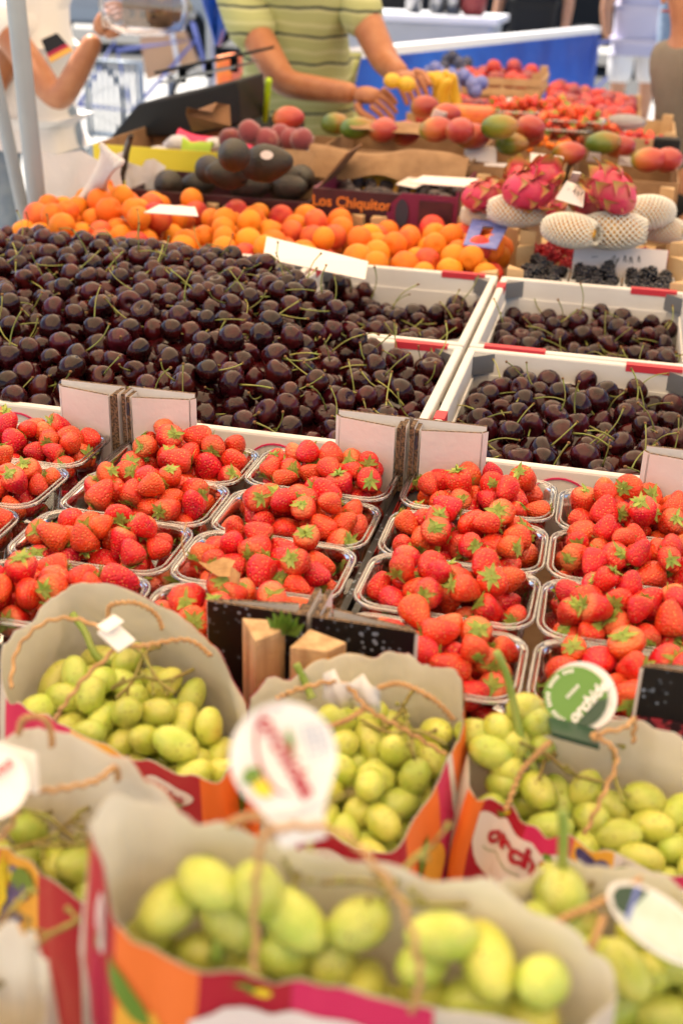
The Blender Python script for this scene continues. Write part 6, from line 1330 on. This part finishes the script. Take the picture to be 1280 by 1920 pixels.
def car(x, y, rz, label, m_):
    t = thing('parked_car', label, 'car', (x, y, GZ), rz, 'cars parked across the square')
    prof = [(-2.1, .35), (-2.15, .75), (-1.7, .95), (-1.2, 1.0), (-.7, 1.42), (.75, 1.45), (1.35, 1.0), (2.0, .88), (2.12, .6), (2.1, .35)]
    m = MB(); n_ = len(prof); V = [(p[0], s_*(.85 if p[1] < 1.1 else .68), p[1]) for s_ in (-1, 1) for p in prof]
    m.add(V, [tuple(range(n_)), tuple(range(2*n_-1, n_-1, -1))]+[((i+1) % n_, i, n_+i, n_+(i+1) % n_) for i in range(n_)]); bevel(part('body', m, m_, t), .06, 3)
    for sx in (-1.3, 1.3):
        for sy in (-.8, .8): m = MB(); m.tube([(sx, sy-.1, .32), (sx, sy+.1, .32)], .32, 18); part('wheel', m, M['black_cloth'], t, False)
    for sy in (-1, 1): m = MB(); m.add([(-1.05, sy*.865, 1.04), (1.15, sy*.865, 1.04), (.72, sy*.70, 1.38), (-.65, sy*.70, 1.38)], [(0, 1, 2, 3)]); part('side_window', m, M['glass_dark'], t)
    for sy in (-.6, .6): m = MB(); m.sphere((2.06, sy, .68), (.06, .16, .08), 8, 5); part('headlight', m, M['white_paint'], t, True)
car(-7.5, 16.5, R(5), 'silver car parked far off behind the customer', M['car_paint']); car(-1.0, 17, R(-4), 'dark car parked far off behind the grey counter', M['black_cloth']); car(3.2, 16.5, R(8), 'silver car parked far off at the right', M['car_paint'])
# house across the square
hs = thing('town_house', 'pale rendered house across the sunny square', 'house', (-2, 32, GZ)); m = MB(); m.box((-26, 0, 0), (26, 8, 11)); part('wall', m, M['facade'], hs)
m = MB(); m.prism([(-27, -.6), (27, -.6), (27, 8.6), (-27, 8.6)], 11.01, 11.4); part('roof', m, M['kraft_dark'], hs)
for i in range(12):
    for j in range(3):
        m = MB(); x_ = -24+i*4.1; m.box((x_, -.06, 1.2+j*3.3), (x_+1.3, -.01, 3.0+j*3.3)); w_ = part('window', m, M['glass_dark'], hs); m = MB(); m.box((x_-.1, -.12, 1.08+j*3.3), (x_+1.4, -.001, 1.19+j*3.3)); part('sill', m, M['white_paint'], w_)

# ------------------------------------------------------------------ every fruit of a group gets a label of its own: what it is, then row and place in the row
ORD = ['zeroth', 'first', 'second', 'third', 'fourth', 'fifth', 'sixth', 'seventh', 'eighth', 'ninth', 'tenth', 'eleventh', 'twelfth', 'thirteenth', 'fourteenth', 'fifteenth', 'sixteenth', 'seventeenth', 'eighteenth', 'nineteenth', 'twentieth']
def place_of(g):
    if g.startswith('strawberries in the '): w = g.split(); return f'{w[3]} {w[4]} punnet of {w[8] if w[7] == "the" else w[7]} crate'.replace('left crate', 'left edge crate')
    w = g.split(' ', 1)[1]; return w[3:] if w.startswith('of the ') else w
fam = {}
for o in list(C.objects):
    if o.parent is None and o.get('group') and o.get('label'): fam.setdefault((o['group'], o['label']), []).append(o)
bpy.context.view_layer.update()
for (g_, l_), os_ in fam.items():
    if len(os_) < 3: continue
    P = np.array([o.location for o in os_]); Q = np.array([max(.008, abs(o.scale[0])) if o.scale[0] < .5 else .012 for o in os_]); vz = visible_px(P, Q)
    uv = np.array([project(p)[:2] for p in P]); seen = [i for i in range(len(os_)) if vz[i] > 25 and -10 < uv[i][0] < 1290]
    hid = [i for i in range(len(os_)) if i not in seen]; n = len(seen); cat = os_[0]['category']
    adj = {'cherry': 'dark', 'strawberry': 'red', 'apricot': 'orange', 'date': 'wrinkled', 'blackberry': 'black', 'raspberry': 'red', 'plum': 'dark red', 'nectarine': 'red', 'berry': 'red'}.get(cat, 'ripe')
    if n:
        nr_ = max(1, int(round(math.sqrt(n/1.7)))); seen.sort(key=lambda i: -(uv[i][1]-.12*uv[i][0])); per = math.ceil(n/nr_)
        for r_ in range(nr_):
            row = sorted(seen[r_*per:(r_+1)*per], key=lambda i: uv[i][0])
            for k, i in enumerate(row):
                o = os_[i]; a = adj
                if cat == 'strawberry' and o.children and (o.matrix_world.to_3x3() @ Vector((0, 0, 1))).normalized().dot(VIEW) > .3: a = 'green-capped'
                if cat == 'cherry': a = 'stemmed dark' if o.children else 'stemless dark'
                rw = 'front row' if r_ == 0 else 'back row' if r_ == nr_-1 else ORD[min(20, r_+1)]+' row'
                o['label'] = f'{a} {cat}, {ORD[min(20, k+1)]} from left, {rw} {place_of(g_) if place_of(g_).startswith(("in ", "of ")) else "in "+place_of(g_)}'
    for i in list(hid):
        if vz[i] == 0 and cat in ('plum', 'apricot', 'date', 'nectarine', 'blackberry', 'raspberry'): bpy.data.objects.remove(os_[i]); hid.remove(i)
    for i in hid: os_[i]['label'] = f'{adj} {cat} mostly buried under others {"in "+place_of(g_) if not place_of(g_).startswith(("in ", "of ")) else place_of(g_)}'
